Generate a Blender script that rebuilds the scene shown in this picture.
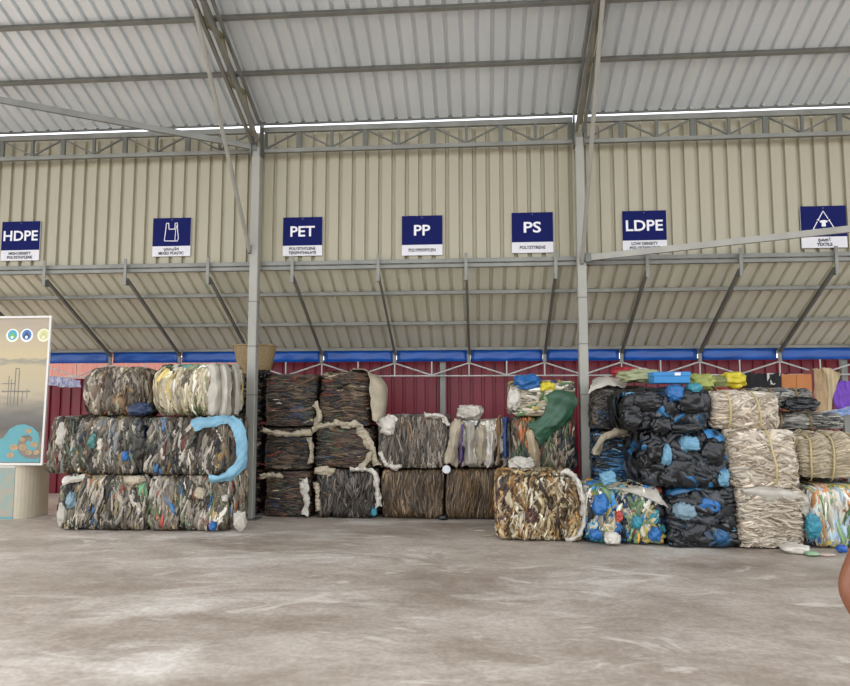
import bpy, bmesh, math, random
import numpy as np
from mathutils import Vector, Matrix

for o in list(bpy.data.objects):
    bpy.data.objects.remove(o)
SC = bpy.context.scene
COL = SC.collection
R = math.radians

# ------------------------------------------------------------------ camera, sky, sun, exposure
F = 690.0
PITCH, YAW, CAMZ = 5.2, 4.7, 1.6
cd = bpy.data.cameras.new('camera')
cd.sensor_width = 36.0
cd.sensor_fit = 'HORIZONTAL'
cd.lens = F / 850 * 36
cd.clip_end = 400
cam = bpy.data.objects.new('camera', cd)
cam.location = (0, 0, CAMZ)
cam.rotation_euler = (R(90 + PITCH), 0, R(YAW))
COL.objects.link(cam)
SC.camera = cam

w = bpy.data.worlds.new('sky')
SC.world = w
w.use_nodes = True
nt = w.node_tree
bg = nt.nodes['Background']
sk = nt.nodes.new('ShaderNodeTexSky')
sk.sky_type = 'NISHITA'
sk.sun_disc = False
sk.sun_elevation = R(42)
sk.sun_rotation = R(-75)
sk.dust_density = 2.0
sk.air_density = 1.0
mx = nt.nodes.new('ShaderNodeMix')
mx.data_type = 'RGBA'
mx.inputs[0].default_value = 0.6
mx.inputs[7].default_value = (4.9, 4.72, 4.45, 1)
nt.links.new(sk.outputs[0], mx.inputs[6])
nt.links.new(mx.outputs[2], bg.inputs[0])
bg.inputs[1].default_value = 0.30

SC.view_settings.view_transform = 'Standard'
SC.view_settings.look = 'None'
SC.view_settings.gamma = 1
SC.view_settings.use_curve_mapping = False
SC.view_settings.exposure = 0.95

# ------------------------------------------------------------------ pixel -> world helpers
CM = cam.rotation_euler.to_matrix()
def P(x, y, Y=None, Z=None, X=None):
    d = CM @ Vector(((x - 425) / F, (343 - y) / F, -1))
    if Y is not None: t = Y / d.y
    elif Z is not None: t = (Z - CAMZ) / d.z
    else: t = X / d.x
    return Vector((0, 0, CAMZ)) + d * t

# ------------------------------------------------------------------ materials
def lin(h):
    if isinstance(h, str):
        h = h.lstrip('#'); c = [int(h[i:i+2], 16) / 255 for i in (0, 2, 4)]
    else: c = list(h)
    return tuple(v / 12.92 if v <= .04045 else ((v + .055) / 1.055) ** 2.4 for v in c)
MATS = {}
def mat(name, col, rough=.6, metal=0., noise=0.0, scale=6., bump=0.0, bscale=40., stretch=(1, 1, 1), spec=.5, col2=None, coat=0., trans=0.):
    """procedural principled material: colour broken up by noise, fine bump"""
    if name in MATS: return MATS[name]
    m = bpy.data.materials.new(name); m.use_nodes = True
    n = m.node_tree; b = n.nodes['Principled BSDF']; L = n.links.new
    c = lin(col)
    b.inputs['Roughness'].default_value = rough
    b.inputs['Metallic'].default_value = metal
    b.inputs['Specular IOR Level'].default_value = spec
    if coat: b.inputs['Coat Weight'].default_value = coat
    if trans: b.inputs['Transmission Weight'].default_value = trans
    tc = n.nodes.new('ShaderNodeTexCoord'); mp = n.nodes.new('ShaderNodeMapping')
    mp.inputs['Scale'].default_value = stretch
    L(tc.outputs['Object'], mp.inputs[0])
    ns = n.nodes.new('ShaderNodeTexNoise'); ns.inputs['Scale'].default_value = scale; ns.inputs['Detail'].default_value = 5
    L(mp.outputs[0], ns.inputs[0])
    rp = n.nodes.new('ShaderNodeValToRGB')
    c2 = lin(col2) if col2 else tuple(v * (1 - noise) for v in c)
    rp.color_ramp.elements[0].position = .32; rp.color_ramp.elements[1].position = .68
    rp.color_ramp.elements[0].color = (*c2, 1); rp.color_ramp.elements[1].color = (*c, 1)
    L(ns.outputs[0], rp.inputs[0]); L(rp.outputs[0], b.inputs['Base Color'])
    if bump:
        n2 = n.nodes.new('ShaderNodeTexNoise'); n2.inputs['Scale'].default_value = bscale; n2.inputs['Detail'].default_value = 4
        L(mp.outputs[0], n2.inputs[0])
        bp = n.nodes.new('ShaderNodeBump'); bp.inputs['Strength'].default_value = bump; bp.inputs['Distance'].default_value = .01
        L(n2.outputs[0], bp.inputs['Height']); L(bp.outputs[0], b.inputs['Normal'])
    MATS[name] = m
    return m
def attr_mat(name, rough=.42, spec=.5, bump=.5, bscale=55.):
    """film scraps: every scrap carries its own dye colour in the mesh"""
    m = bpy.data.materials.new(name); m.use_nodes = True
    n = m.node_tree; b = n.nodes['Principled BSDF']; L = n.links.new
    a = n.nodes.new('ShaderNodeAttribute'); a.attribute_name = 'dye'
    L(a.outputs['Color'], b.inputs['Base Color'])
    b.inputs['Roughness'].default_value = rough; b.inputs['Specular IOR Level'].default_value = spec
    tc = n.nodes.new('ShaderNodeTexCoord')
    ns = n.nodes.new('ShaderNodeTexNoise'); ns.inputs['Scale'].default_value = bscale; ns.inputs['Detail'].default_value = 4
    L(tc.outputs['Object'], ns.inputs[0])
    bp = n.nodes.new('ShaderNodeBump'); bp.inputs['Strength'].default_value = bump; bp.inputs['Distance'].default_value = .012
    L(ns.outputs[0], bp.inputs['Height']); L(bp.outputs[0], b.inputs['Normal'])
    MATS[name] = m
    return m
FILM = attr_mat('film_scrap')
FILMG = attr_mat('glossy_film_scrap', rough=.28, bump=.6, bscale=30)
FILMM = attr_mat('matte_scrap', rough=.7, spec=.25)

STEEL = mat('grey_painted_steel', '#8a8a84', .5, .35, .25, 3, .1, 60)
STEELD = mat('dark_galvanised_steel', '#72736d', .5, .4, .3, 3, .1, 60)
POSTM = mat('pale_grey_post_paint', '#a3a198', .5, .15, .22, 2.5, .1, 60, (1, 1, .4))
ROOFM = mat('zinc_roof_sheet', '#eaf0f4', .30, .34, .10, 1.2, .05, 20, (1, .3, 1))
LEANM = mat('zinc_leanto_sheet', '#ecebd8', .38, .12, .14, 1.4, .05, 20, (1, .3, 1))
WALLM = mat('beige_wall_sheet', '#aca58f', .5, .1, .12, 1.0, .05, 20, (1, .25, 1))
REDM = mat('red_wall_sheet', '#842030', .42, .0, .2, 1.5, .05, 20, (1, .3, 1))
BLUEM = mat('blue_fascia_film', '#1257b4', .30, .0, .3, 2.2, .35, 4, (1, 1, 3))
NAVY = mat('navy_sign_print', '#151c58', .75, 0, .06, 3, spec=.12)
WHITE = mat('white_sign_print', '#eceaee', .7, 0, .04, 3, spec=.15)
INK = mat('dark_ink', '#0c0c1a', .8, 0, .05, 3, spec=.1)
PIPE = mat('pale_painted_pipe', '#c9c9c4', .45, .1, .2, 6)

# concrete floor
def floor_mat():
    m = bpy.data.materials.new('worn_concrete'); m.use_nodes = True
    n = m.node_tree; b = n.nodes['Principled BSDF']; L = n.links.new
    tc = n.nodes.new('ShaderNodeTexCoord')
    def noise(scale, detail=6, st=(1, 1, 1), dist=0.):
        mp = n.nodes.new('ShaderNodeMapping'); mp.inputs['Scale'].default_value = st
        L(tc.outputs['Object'], mp.inputs[0])
        q = n.nodes.new('ShaderNodeTexNoise'); q.inputs['Scale'].default_value = scale; q.inputs['Detail'].default_value = detail
        q.inputs['Roughness'].default_value = .62; q.inputs['Distortion'].default_value = dist
        L(mp.outputs[0], q.inputs[0]); return q
    def ramp(src, p0, c0, p1, c1):
        r = n.nodes.new('ShaderNodeValToRGB'); e = r.color_ramp.elements
        e[0].position = p0; e[0].color = (*c0, 1); e[1].position = p1; e[1].color = (*c1, 1)
        L(src.outputs[0], r.inputs[0]); return r
    def mixc(a, bcol, fac, mode='MIX'):
        x = n.nodes.new('ShaderNodeMix'); x.data_type = 'RGBA'; x.blend_type = mode
        L(a.outputs[0] if not hasattr(a, 'is_output') else a, x.inputs[6])
        if isinstance(bcol, tuple): x.inputs[7].default_value = (*bcol, 1)
        else: L(bcol.outputs[0], x.inputs[7])
        if isinstance(fac, float): x.inputs[0].default_value = fac
        else: L(fac.outputs[0], x.inputs[0])
        return x
    base = ramp(noise(.55, 7, (1, 1.6, 1), .4), .34, lin('#9a8d7f'), .66, lin('#c6bcb0'))
    pale = ramp(noise(.42, 8, (.8, 1.7, 1), .9), .54, (0, 0, 0), .68, (1, 1, 1))
    x1 = mixc(base, lin('#dcd6cc'), pale)
    dark = ramp(noise(.8, 6, (.55, 1.5, 1), .5), .60, (0, 0, 0), .74, (.75, .75, .75))
    x2 = n.nodes.new('ShaderNodeMix'); x2.data_type = 'RGBA'
    L(x1.outputs[2], x2.inputs[6]); x2.inputs[7].default_value = (*lin('#85786a'), 1); L(dark.outputs[0], x2.inputs[0])
    speck = ramp(noise(22, 4), .42, (.78, .76, .74), .6, (1, 1, 1))
    x3 = n.nodes.new('ShaderNodeMix'); x3.data_type = 'RGBA'; x3.blend_type = 'MULTIPLY'; x3.inputs[0].default_value = .7
    L(x2.outputs[2], x3.inputs[6]); L(speck.outputs[0], x3.inputs[7])
    wear = ramp(noise(3.2, 12, (.8, 1.3, 1), 1.2), .40, (.80, .77, .74), .58, (1, 1, 1))
    x4 = n.nodes.new('ShaderNodeMix'); x4.data_type = 'RGBA'; x4.blend_type = 'MULTIPLY'; x4.inputs[0].default_value = .8
    L(x3.outputs[2], x4.inputs[6]); L(wear.outputs[0], x4.inputs[7])
    scuff = ramp(noise(1.1, 12, (.7, 1.5, 1), 2.2), .58, (0, 0, 0), .66, (.55, .55, .55))
    x5 = n.nodes.new('ShaderNodeMix'); x5.data_type = 'RGBA'; x5.inputs[7].default_value = (*lin('#d9d2c6'), 1)
    L(x4.outputs[2], x5.inputs[6]); L(scuff.outputs[0], x5.inputs[0])
    L(x5.outputs[2], b.inputs['Base Color'])
    rr = ramp(noise(1.2, 5), .35, (.42,) * 3, .7, (.68,) * 3); L(rr.outputs[0], b.inputs['Roughness'])
    bp = n.nodes.new('ShaderNodeBump'); bp.inputs['Strength'].default_value = .25; bp.inputs['Distance'].default_value = .01
    L(noise(14, 6).outputs[0], bp.inputs['Height']); L(bp.outputs[0], b.inputs['Normal'])
    return m
FLOORM = floor_mat()

# ------------------------------------------------------------------ object helpers
def tag(o, label=None, cat=None, group=None, kind=None):
    if label: o['label'] = label
    if cat: o['category'] = cat
    if group: o['group'] = group
    if kind: o['kind'] = kind
    return o
def empty(name, loc=(0, 0, 0), label=None, cat=None, group=None):
    o = bpy.data.objects.new(name, None); COL.objects.link(o); o.location = loc; o.empty_display_size = .1
    return tag(o, label, cat, group)
def link(name, me, m=None, parent=None, loc=(0, 0, 0), rot=(0, 0, 0)):
    o = bpy.data.objects.new(name, me); COL.objects.link(o)
    if m is not None and not me.materials: me.materials.append(m)
    o.location = loc; o.rotation_euler = rot
    if parent is not None: o.parent = parent
    return o
def np_mesh(name, V, Fq, smooth=True, cols=None):
    """V (n,3), Fq (m,4) quads"""
    me = bpy.data.meshes.new(name)
    V = np.asarray(V, np.float32); Fq = np.asarray(Fq, np.int32)
    me.vertices.add(len(V)); me.vertices.foreach_set('co', V.ravel())
    k = Fq.shape[1]
    me.loops.add(Fq.size); me.loops.foreach_set('vertex_index', Fq.ravel())
    me.polygons.add(len(Fq))
    me.polygons.foreach_set('loop_start', np.arange(len(Fq), dtype=np.int32) * k)
    me.update(calc_edges=True); me.validate()
    if smooth: me.polygons.foreach_set('use_smooth', np.ones(len(me.polygons), bool))
    if cols is not None:
        a = me.attributes.new('dye', 'FLOAT_COLOR', 'POINT')
        c = np.ones((len(V), 4), np.float32); c[:, :3] = cols
        a.data.foreach_set('color', c.ravel())
    return me
class MB:
    """collects bars and boxes for one part"""
    def __init__(s): s.v = []; s.f = []
    def add(s, v, f):
        k = len(s.v); s.v += [tuple(p) for p in v]; s.f += [tuple(i + k for i in q) for q in f]; return s
    def box(s, a, b):
        x0, y0, z0 = a; x1, y1, z1 = b
        return s.add([(x0, y0, z0), (x1, y0, z0), (x1, y1, z0), (x0, y1, z0), (x0, y0, z1), (x1, y0, z1), (x1, y1, z1), (x0, y1, z1)],
                     [(0, 3, 2, 1), (4, 5, 6, 7), (0, 1, 5, 4), (1, 2, 6, 5), (2, 3, 7, 6), (3, 0, 4, 7)])
    def bar(s, a, b, wd, ht, up=(0, 0, 1)):
        a = Vector(a); b = Vector(b); d = (b - a).normalized(); u = Vector(up)
        sx = d.cross(u)
        if sx.length < 1e-4: sx = d.cross(Vector((0, 1, 0)))
        sx.normalize(); u = sx.cross(d).normalized()
        c = []
        for p in (a, b):
            for i, j in ((-1, -1), (1, -1), (1, 1), (-1, 1)): c.append(p + sx * i * wd / 2 + u * j * ht / 2)
        return s.add(c, [(0, 1, 2, 3), (7, 6, 5, 4), (0, 4, 5, 1), (1, 5, 6, 2), (2, 6, 7, 3), (3, 7, 4, 0)])
    def tube(s, a, b, r, n=10):
        a = Vector(a); b = Vector(b); d = (b - a).normalized()
        sx = d.cross(Vector((0, 0, 1)))
        if sx.length < 1e-3: sx = Vector((1, 0, 0))
        sx.normalize(); u = sx.cross(d)
        v = []; 
        for p in (a, b):
            for i in range(n): t = 2 * math.pi * i / n; v.append(p + sx * math.cos(t) * r + u * math.sin(t) * r)
        f = [(i, (i + 1) % n, n + (i + 1) % n, n + i) for i in range(n)] + [tuple(range(n - 1, -1, -1)), tuple(range(n, 2 * n))]
        return s.add(v, f)
    def mesh(s, name, bevel=0., smooth=False):
        me = bpy.data.meshes.new(name); me.from_pydata([tuple(p) for p in s.v], [], s.f)
        bm = bmesh.new(); bm.from_mesh(me)
        bmesh.ops.recalc_face_normals(bm, faces=bm.faces)
        if bevel: bmesh.ops.bevel(bm, geom=bm.edges[:], offset=bevel, segments=1, affect='EDGES', clamp_overlap=True)
        bm.to_mesh(me); bm.free()
        if smooth:
            for p in me.polygons: p.use_smooth = True
        me.update(); return me
    def build(s, name, m, parent=None, bevel=0., loc=(0, 0, 0), smooth=False):
        return link(name, s.mesh(name, bevel, smooth), m, parent, loc)

def corr_mesh(name, width, length, period=.2, depth=.048, wide=.062, top=.042):
    """one trapezoid-ribbed metal sheet: x across, y along, ribs rise to +z"""
    xs = []; n = int(round(width / period))
    for i in range(n):
        c = (i + .5) * period
        xs += [(i * period, 0), (c - wide / 2 - .03, 0), (c - wide / 2, 0), (c - top / 2, depth), (c + top / 2, depth), (c + wide / 2, 0), (c + wide / 2 + .03, 0)]
    xs.append((width + .012, -.001))
    v = []; ny = 2
    for j in range(ny):
        for x, z in xs: v.append((x, length * j / (ny - 1), z))
    k = len(xs); f = [(i, i + 1, k + i + 1, k + i) for i in range(k - 1)]
    me = bpy.data.meshes.new(name); me.from_pydata(v, [], f); me.update()
    return me

# ------------------------------------------------------------------ setting: floor, roof, walls
fl = MB().box((-60, -60, -.2), (60, 60, 0)).build('floor', FLOORM); tag(fl, kind='structure', label='worn stained concrete floor of the open shed')

WY = 9.95                     # plane of the upper wall
RTAN = .42; RB = math.atan(RTAN); EAVEY, EAVEZ = 9.80, 5.81; RIDGEY = 3.2
RIDGEZ = EAVEZ + RTAN * (EAVEY - RIDGEY)
roof = empty('ceiling', (0, 0, 0)); tag(roof, kind='structure', label='ribbed zinc roof sheeting seen from below')
rl = (EAVEY - RIDGEY) / math.cos(RB)
me = corr_mesh('roof_sheet', 1.0, rl); me.materials.append(ROOFM)
for i in range(-12, 11):
    link('roof_sheet', me, None, roof, (i + .07, RIDGEY, RIDGEZ), (-RB, 0, 0))
MB().box((-12, EAVEY - .02, EAVEZ - .014), (11, EAVEY + .012, EAVEZ + .03)).build('eave_bar', STEELD, roof)
LZ0, LY0 = 3.62, 9.96; LTAN = .53; LA = math.atan(LTAN); LY1 = 11.86
LZ1 = LZ0 - LTAN * (LY1 - LY0)
lean = empty('ceiling', (0, 0, 0)); tag(lean, kind='structure', label='low lean-to roof of ribbed sheets sloping down behind the bales')
me = corr_mesh('leanto_sheet', 1.0, (LY1 + .25 - LY0) / math.cos(LA)); me.materials.append(LEANM)
for i in range(-8, 11):
    link('roof_sheet', me, None, lean, (i - .15, LY0, LZ0), (-LA, 0, 0))
wu = empty('wall_back', (0, WY, 0)); tag(wu, kind='structure', label='upper back wall of beige ribbed sheets carrying the signs')
WTOP = 5.748
me = corr_mesh('wall_sheet', 1.0, WTOP - 3.66, .2, .042); me.materials.append(WALLM)
for i in range(-12, 11):
    link('wall_sheet', me, None, wu, (i + .41, 0, WTOP), (-math.pi / 2, 0, 0))
RY = 12.25
wr = empty('wall_red', (0, RY, 0)); tag(wr, kind='structure', label='dark red ribbed sheet wall under the lean-to')
wr.name = 'wall_rear'
me = corr_mesh('red_sheet', 1.0, 2.42, .2, .03); me.materials.append(REDM)
me_s = corr_mesh('red_sheet_short', 1.0, 2.10, .2, .03); me_s.materials.append(REDM)
for i in range(-13, 11):
    link('wall_sheet', me if not -9 <= i < -4 else me_s, None, wr, (i + .12, 0, 2.42 if not -9 <= i < -4 else 2.10), (-math.pi / 2, 0, 0))
# added translucent pink sheets: stand-in for light falling on the rear wall's top left
PINK = bpy.data.materials.new('light_band_pink'); PINK.use_nodes = True
n_ = PINK.node_tree; tr = n_.nodes.new('ShaderNodeBsdfTranslucent'); tr.inputs[0].default_value = (*lin('#d39a8c'), 1)
mx_ = n_.nodes.new('ShaderNodeMixShader'); mx_.inputs[0].default_value = .5
n_.nodes['Principled BSDF'].inputs['Base Color'].default_value = (*lin('#bf7f76'), 1)
n_.links.new(n_.nodes['Principled BSDF'].outputs[0], mx_.inputs[1]); n_.links.new(tr.outputs[0], mx_.inputs[2]); n_.links.new(mx_.outputs[0], n_.nodes['Material Output'].inputs[0])
me = corr_mesh('light_band_sheet', 1.0, .42, .2, .03); me.materials.append(PINK)
for i in range(-9, -4):
    link('light_band_sheet', me, None, wr, (i + .12, .035, 2.50), (-math.pi / 2, 0, 0))
# ------------------------------------------------------------------ steel frame
PX = [-7.97, -3.30, 1.41, 6.12]
plab = {-3.30: 'tall pale grey steel post left, between the left bale stack and the dark bales',
        1.41: 'tall pale grey steel post right of centre, rising behind the brown front bale',
        -7.97: 'grey steel post beyond the left edge behind the banner', 6.12: 'grey steel post beyond the right edge of the bales'}
for x in PX:
    t = empty('steel_post', (x, 9.73, 0), plab[x], 'post')
    MB().box((-.062, -.07, 0.012), (.062, .07, 5.42)).build('shaft', POSTM, t, .008)
    MB().box((-.14, -.14, 0), (.14, .14, .012)).build('base_plate', STEELD, t)
    b = MB().box((-.075, -.11, 5.28), (-.063, .05, 5.80)).box((.063, -.11, 5.28), (.075, .05, 5.80)); b.build('head_plate', STEELD, t)
    for z in (1.75, 2.45, 3.1):
        MB().box((-.064, -.072, z), (.064, .072, z + .012)).build('weld_seam', STEELD, t)

# eave truss in front of the upper wall, one per bay
names = ['left', 'middle', 'right']
tl = ['grey steel lattice truss along the wall top left of the left post', 'grey steel lattice truss along the wall top between the two posts',
      'grey steel lattice truss along the wall top right of the right post']
for k in range(3):
    x0, x1 = PX[k] + .08, PX[k + 1] - .08
    y = 9.79
    t = empty('lattice_truss', (x0, y, 5.36), tl[k], 'truss')
    Lx = x1 - x0
    MB().box((0, -.03, .31), (Lx, .03, .393)).build('top_chord', STEEL, t, .004)
    MB().box((0, -.03, 0), (Lx, .03, .06)).build('bottom_chord', STEEL, t, .004)
    n = 9
    vm = MB().box((-.022, -.02, .06), (.022, .02, .31)).mesh('web_post')
    for i in range(n + 1):
        xx = .03 + (Lx - .06) * i / n
        o = link('web_post', vm, STEELD, t, (xx, 0, 0)); o.scale.x = 1.5 if i % 2 else .9
        if i < n:
            xn = .03 + (Lx - .06) * (i + 1) / n
            a, b = ((xx, 0, .07), (xn, 0, .32)) if i % 2 == 0 else ((xx, 0, .32), (xn, 0, .07))
            MB().bar(a, b, .022, .022).build('web_diagonal', STEELD, t)

# purlins of the main roof
pur = [(8.90, 'lower'), (8.10, 'middle'), (7.3, 'upper'), (6.5, 'next'), (5.7, 'next'), (4.9, 'next'), (4.1, 'next')]
plb = ['grey purlin under the roof, first one above the lattice truss', 'grey purlin under the roof, second one above the lattice truss',
       'grey purlin under the roof at the top edge of the photo'] + ['grey purlin overhead, fourth from the lattice truss', 'grey purlin overhead, fifth from the lattice truss', 'grey purlin overhead, sixth from the lattice truss', 'grey purlin overhead, nearest the open roof edge']
for (y, _), lb in zip(pur, plb):
    z = EAVEZ + RTAN * (EAVEY - y)
    t = empty('roof_purlin', (0, y, z), lb, 'purlin', 'purlins under the roof')
    o = MB().box((-12, -.016, -.058), (11, .018, -.004)).build('channel', STEELD, t); o.rotation_euler = (-RB, 0, 0)
    o = MB().box((-12, -.018, -.062), (11, .034, -.057)).build('flange', STEEL, t); o.rotation_euler = (-RB, 0, 0)

# rafter trusses rising from each post towards the ridge
rlab = {-3.30: 'steel rafter truss rising from the left post under the roof', 1.41: 'steel rafter truss rising from the right post under the roof',
        -7.97: 'steel rafter truss beyond the left edge', 6.12: 'steel rafter truss beyond the right edge'}
for x in PX:
    t = empty('rafter_truss', (x, 9.73, 5.3), rlab[x], 'truss')
    def up(y, off): return Vector((0, y - 9.73, EAVEZ + RTAN * (EAVEY - y) - 5.3 - off))
    for sx in (-.05, .05):
        d = Vector((sx, 0, 0))
        MB().bar(up(9.66, .11) + d, up(RIDGEY, .11) + d, .035, .05).build('top_chord', STEEL, t)
        MB().bar(up(9.60, .42) + d, up(RIDGEY, .42) + d, .04, .05).build('bottom_chord', STEEL, t)
    k = 0; y = 9.5
    while y > RIDGEY + .5:
        a, b = (up(y, .40), up(y - .42, .13)) if k % 2 == 0 else (up(y, .13), up(y - .42, .40))
        MB().bar(a, b, .06, .04, (1, 0, 0)).build('web', mat('ochre_primer_web', '#8d8468', .6, .1, .3, 5), t); y -= .42; k += 1

# knee braces (post -> rafter), sway braces
def knee(x, a, b, lb):
    t = empty('knee_brace', a, lb, 'brace'); a = Vector(a); b = Vector(b)
    MB().tube((0, 0, 0), b - a, .028, 12).build('tube', POSTM, t, smooth=False)
    MB().box((-.02, -.03, -.05), (.02, .05, .07)).build('gusset', STEELD, t)
knee(-3.30, (-3.36, 9.64, 3.86), (-3.36, 7.55, EAVEZ + RTAN * (EAVEY - 7.55) - .46), 'thin steel tube brace leaning from the left post up to its rafter')
knee(1.41, (1.41, 9.63, 3.62), (1.41, 7.6, EAVEZ + RTAN * (EAVEY - 7.6) - .46), 'pale steel tube brace leaning from the right post up to its rafter')
t = empty('sway_brace', (-3.34, 9.68, 5.42), 'flat grey brace running from the left post top across under the roof', 'brace')
e = P(0, 100, Y=8.85) - Vector((-3.34, 9.68, 5.42)); e = e * 1.16
MB().bar((0, 0, 0), e, .05, .085).build('flat_bar', STEEL, t)
MB().box((-.06, -.03, -.07), (.05, .0, .07)).build('gusset', STEELD, t)
t = empty('sway_brace', (1.48, 9.66, 3.66), 'long slanting grey brace crossing in front of the textile sign', 'brace')
e = (P(850, 229, Y=9.1) - Vector((1.48, 9.66, 3.66))) * 1.25
MB().bar((0, 0, 0), e, .05, .085).build('square_tube', POSTM, t)
MB().box((-.03, -.05, -.06), (.05, .02, .06)).build('gusset', STEELD, t)

# girt below the upper wall
t = empty('wall_girt', (0, WY - .06, 3.63), 'long double grey steel rail along the foot of the beige wall', 'rail')
MB().box((-9.6, -.03, .04), (10.5, .03, .10)).build('upper_rail', STEEL, t, .004)
MB().box((-9.6, -.03, -.03), (10.5, .03, .025)).build('lower_rail', STEEL, t, .004)
# lean-to rafters + brackets
lx = [-6.60 + 1.277 * i for i in range(-1, 12)]
where = {2: 'above the top left bale', 1: 'behind the banner', 3: 'above the mixed plastic sign\'s right', 0: 'beyond the left edge'}
ref = ['beyond the left edge of the photo', 'at the far left outside the photo', 'below the HDPE sign', 'below and left of the mixed plastic sign', 'below and right of the mixed plastic sign',
       'just right of the left post', 'below and left of the PP sign', 'below and right of the PP sign', 'just right of the PS sign', 'just below the LDPE sign', 'between the LDPE and textile signs',
       'below the textile sign', 'beyond the right edge of the photo', 'far beyond the right edge of the photo']
for i, x in enumerate(lx):
    t = empty('leanto_rafter', (x, LY0 - .08, LZ0), 'sloping steel rafter of the lean-to, ' + ref[i + 1], 'rafter', 'lean-to rafters')
    ln = LY1 - LY0 - .02
    MB().bar((0, 0, -.12), (0, ln, -.12 - LTAN * ln), .026, .06).build('channel', STEELD, t)
    MB().bar((.008, 0, -.153), (.008, ln, -.153 - LTAN * ln), .036, .006).build('flange', STEEL, t)
    MB().box((-.022, -.075, -.22), (.022, -.06, .18)).build('bracket', STEEL, t)
    MB().box((-.02, -.06, -.21), (.02, .04, -.12)).build('cleat', STEELD, t)
for fr, nm in ((.24, 'upper of the two thin purlins under the lean-to roof'), (.62, 'lower of the two thin purlins under the lean-to roof'), (.98, 'thin dark purlin at the low edge of the lean-to above the blue band')):
    y = LY0 + (LY1 - LY0) * fr; z = LZ0 - LTAN * (y - LY0)
    t = empty('leanto_purlin', (0, y, z), nm, 'purlin')
    MB().box((-8.1, -.02, -.075), (10.4, .02, -.03)).build('angle_bar', STEEL, t)
    MB().box((-8.1, -.024, -.081), (10.4, .03, -.076)).build('flange', STEEL, t)

# blue fascia beam in segments between short hangers, with a pipe truss below
BY = LY1 - .04; BZ = 2.49
fz = empty('blue_fascia', (0, BY, BZ), 'long bright blue band hung along the low eave of the lean-to', 'fascia')
for i in range(len(lx) - 1):
    a, b = lx[i] + .03, lx[i + 1] - .03
    n = 14; v = []; rnd = random.Random(i)
    for j in range(n + 1):
        xx = a + (b - a) * j / n
        for kz, z in enumerate((0.06, .0, -.07, -.13)):
            v.append((xx, .012 * math.sin(j * 1.1 + kz + i) * (1 if kz in (1, 2) else .3) + rnd.uniform(-.004, .004), z))
    f = [(j * 4 + q, j * 4 + q + 1, j * 4 + q + 5, j * 4 + q + 4) for j in range(n) for q in range(3)]
    me = np_mesh('fascia_panel', v, f); o = link('fascia_panel', me, BLUEM, fz)
    md = o.modifiers.new('t', 'SOLIDIFY'); md.thickness = .012
tt = empty('eave_pipe_truss', (0, BY - .03, BZ - .13), 'pale zigzag pipe truss under the blue band in front of the red wall', 'truss')
MB().tube((-8.0, 0, -.25), (10.2, 0, -.25), .012, 8).build('bottom_pipe', PIPE, tt)
for i, x in enumerate(lx):
    MB().box((x - .028, -.028, -.03), (x + .028, -.004, .19)).build('hanger', STEEL, tt)
    MB().tube((x, 0, -.25), (x, 0, 0), .012, 6).build('drop_pipe', PIPE, tt)
    if i < len(lx) - 1:
        m_ = (x + lx[i + 1]) / 2
        MB().tube((x, 0, -.03), (m_, 0, -.24), .013, 8).build('zigzag_pipe', PIPE, tt)
        MB().tube((m_, 0, -.24), (lx[i + 1], 0, -.03), .013, 8).build('zigzag_pipe', PIPE, tt)
        MB().tube((m_, 0, -.25), (m_, 0, .0), .012, 6).build('drop_pipe', PIPE, tt)
# posts of the lean-to
for px_, lb in ((443, 'grey lean-to post standing against the red wall behind the grey bales'), (36, 'blue-grey lean-to post behind the banner stand'), (845, 'grey lean-to post at the far right behind hanging clothes')):
    p = P(px_, 400, Y=BY + .12)
    t = empty('leanto_post', (p.x, BY + .12, 0), lb, 'post')
    MB().box((-.05, -.04, .01), (.05, .04, BZ + .12)).build('shaft', STEEL, t, .006)
    MB().box((-.09, -.09, 0), (.09, .09, .01)).build('base_plate', STEELD, t)

# ------------------------------------------------------------------ signs
def text_mesh(s, size, spacing=1.0, offset=0.0):
    c = bpy.data.curves.new('t', 'FONT'); c.body = s; c.size = size; c.align_x = 'CENTER'; c.align_y = 'CENTER'
    c.extrude = .0015; c.space_character = spacing; c.offset = offset; c.resolution_u = 3
    o = bpy.data.objects.new('t', c); COL.objects.link(o)
    dg = bpy.context.evaluated_depsgraph_get(); dg.update()
    me = bpy.data.meshes.new_from_object(o.evaluated_get(dg)); bpy.data.objects.remove(o); bpy.data.curves.remove(c)
    return me
def lettering(name, s, size, wid, m, parent, x, z, bold=0.0, yoff=-.0185):
    me = text_mesh(s, size, 1.0, bold)
    co = np.empty(len(me.vertices) * 3, np.float32); me.vertices.foreach_get('co', co); co = co.reshape(-1, 3)
    if len(co):
        mid = (co.max(0) + co.min(0)) / 2; co[:, :2] -= mid[:2]
        if wid: co[:, 0] *= wid / (co[:, 0].max() - co[:, 0].min())
        me.vertices.foreach_set('co', co.ravel()); me.update()
    me.materials.clear()
    o = link(name, me, m, parent, (x, yoff, z), (math.pi / 2, 0, 0)); return o
def strokes(name, pts, r, m, parent, closed=False):
    mb = MB(); q = pts + ([pts[0]] if closed else [])
    for a, b in zip(q[:-1], q[1:]):
        mb.bar((a[0], -.0185, a[1]), (b[0], -.0185, b[1]), r, .004, (0, 1, 0))
    return mb.build(name, m, parent)
SY = WY - .012
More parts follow.
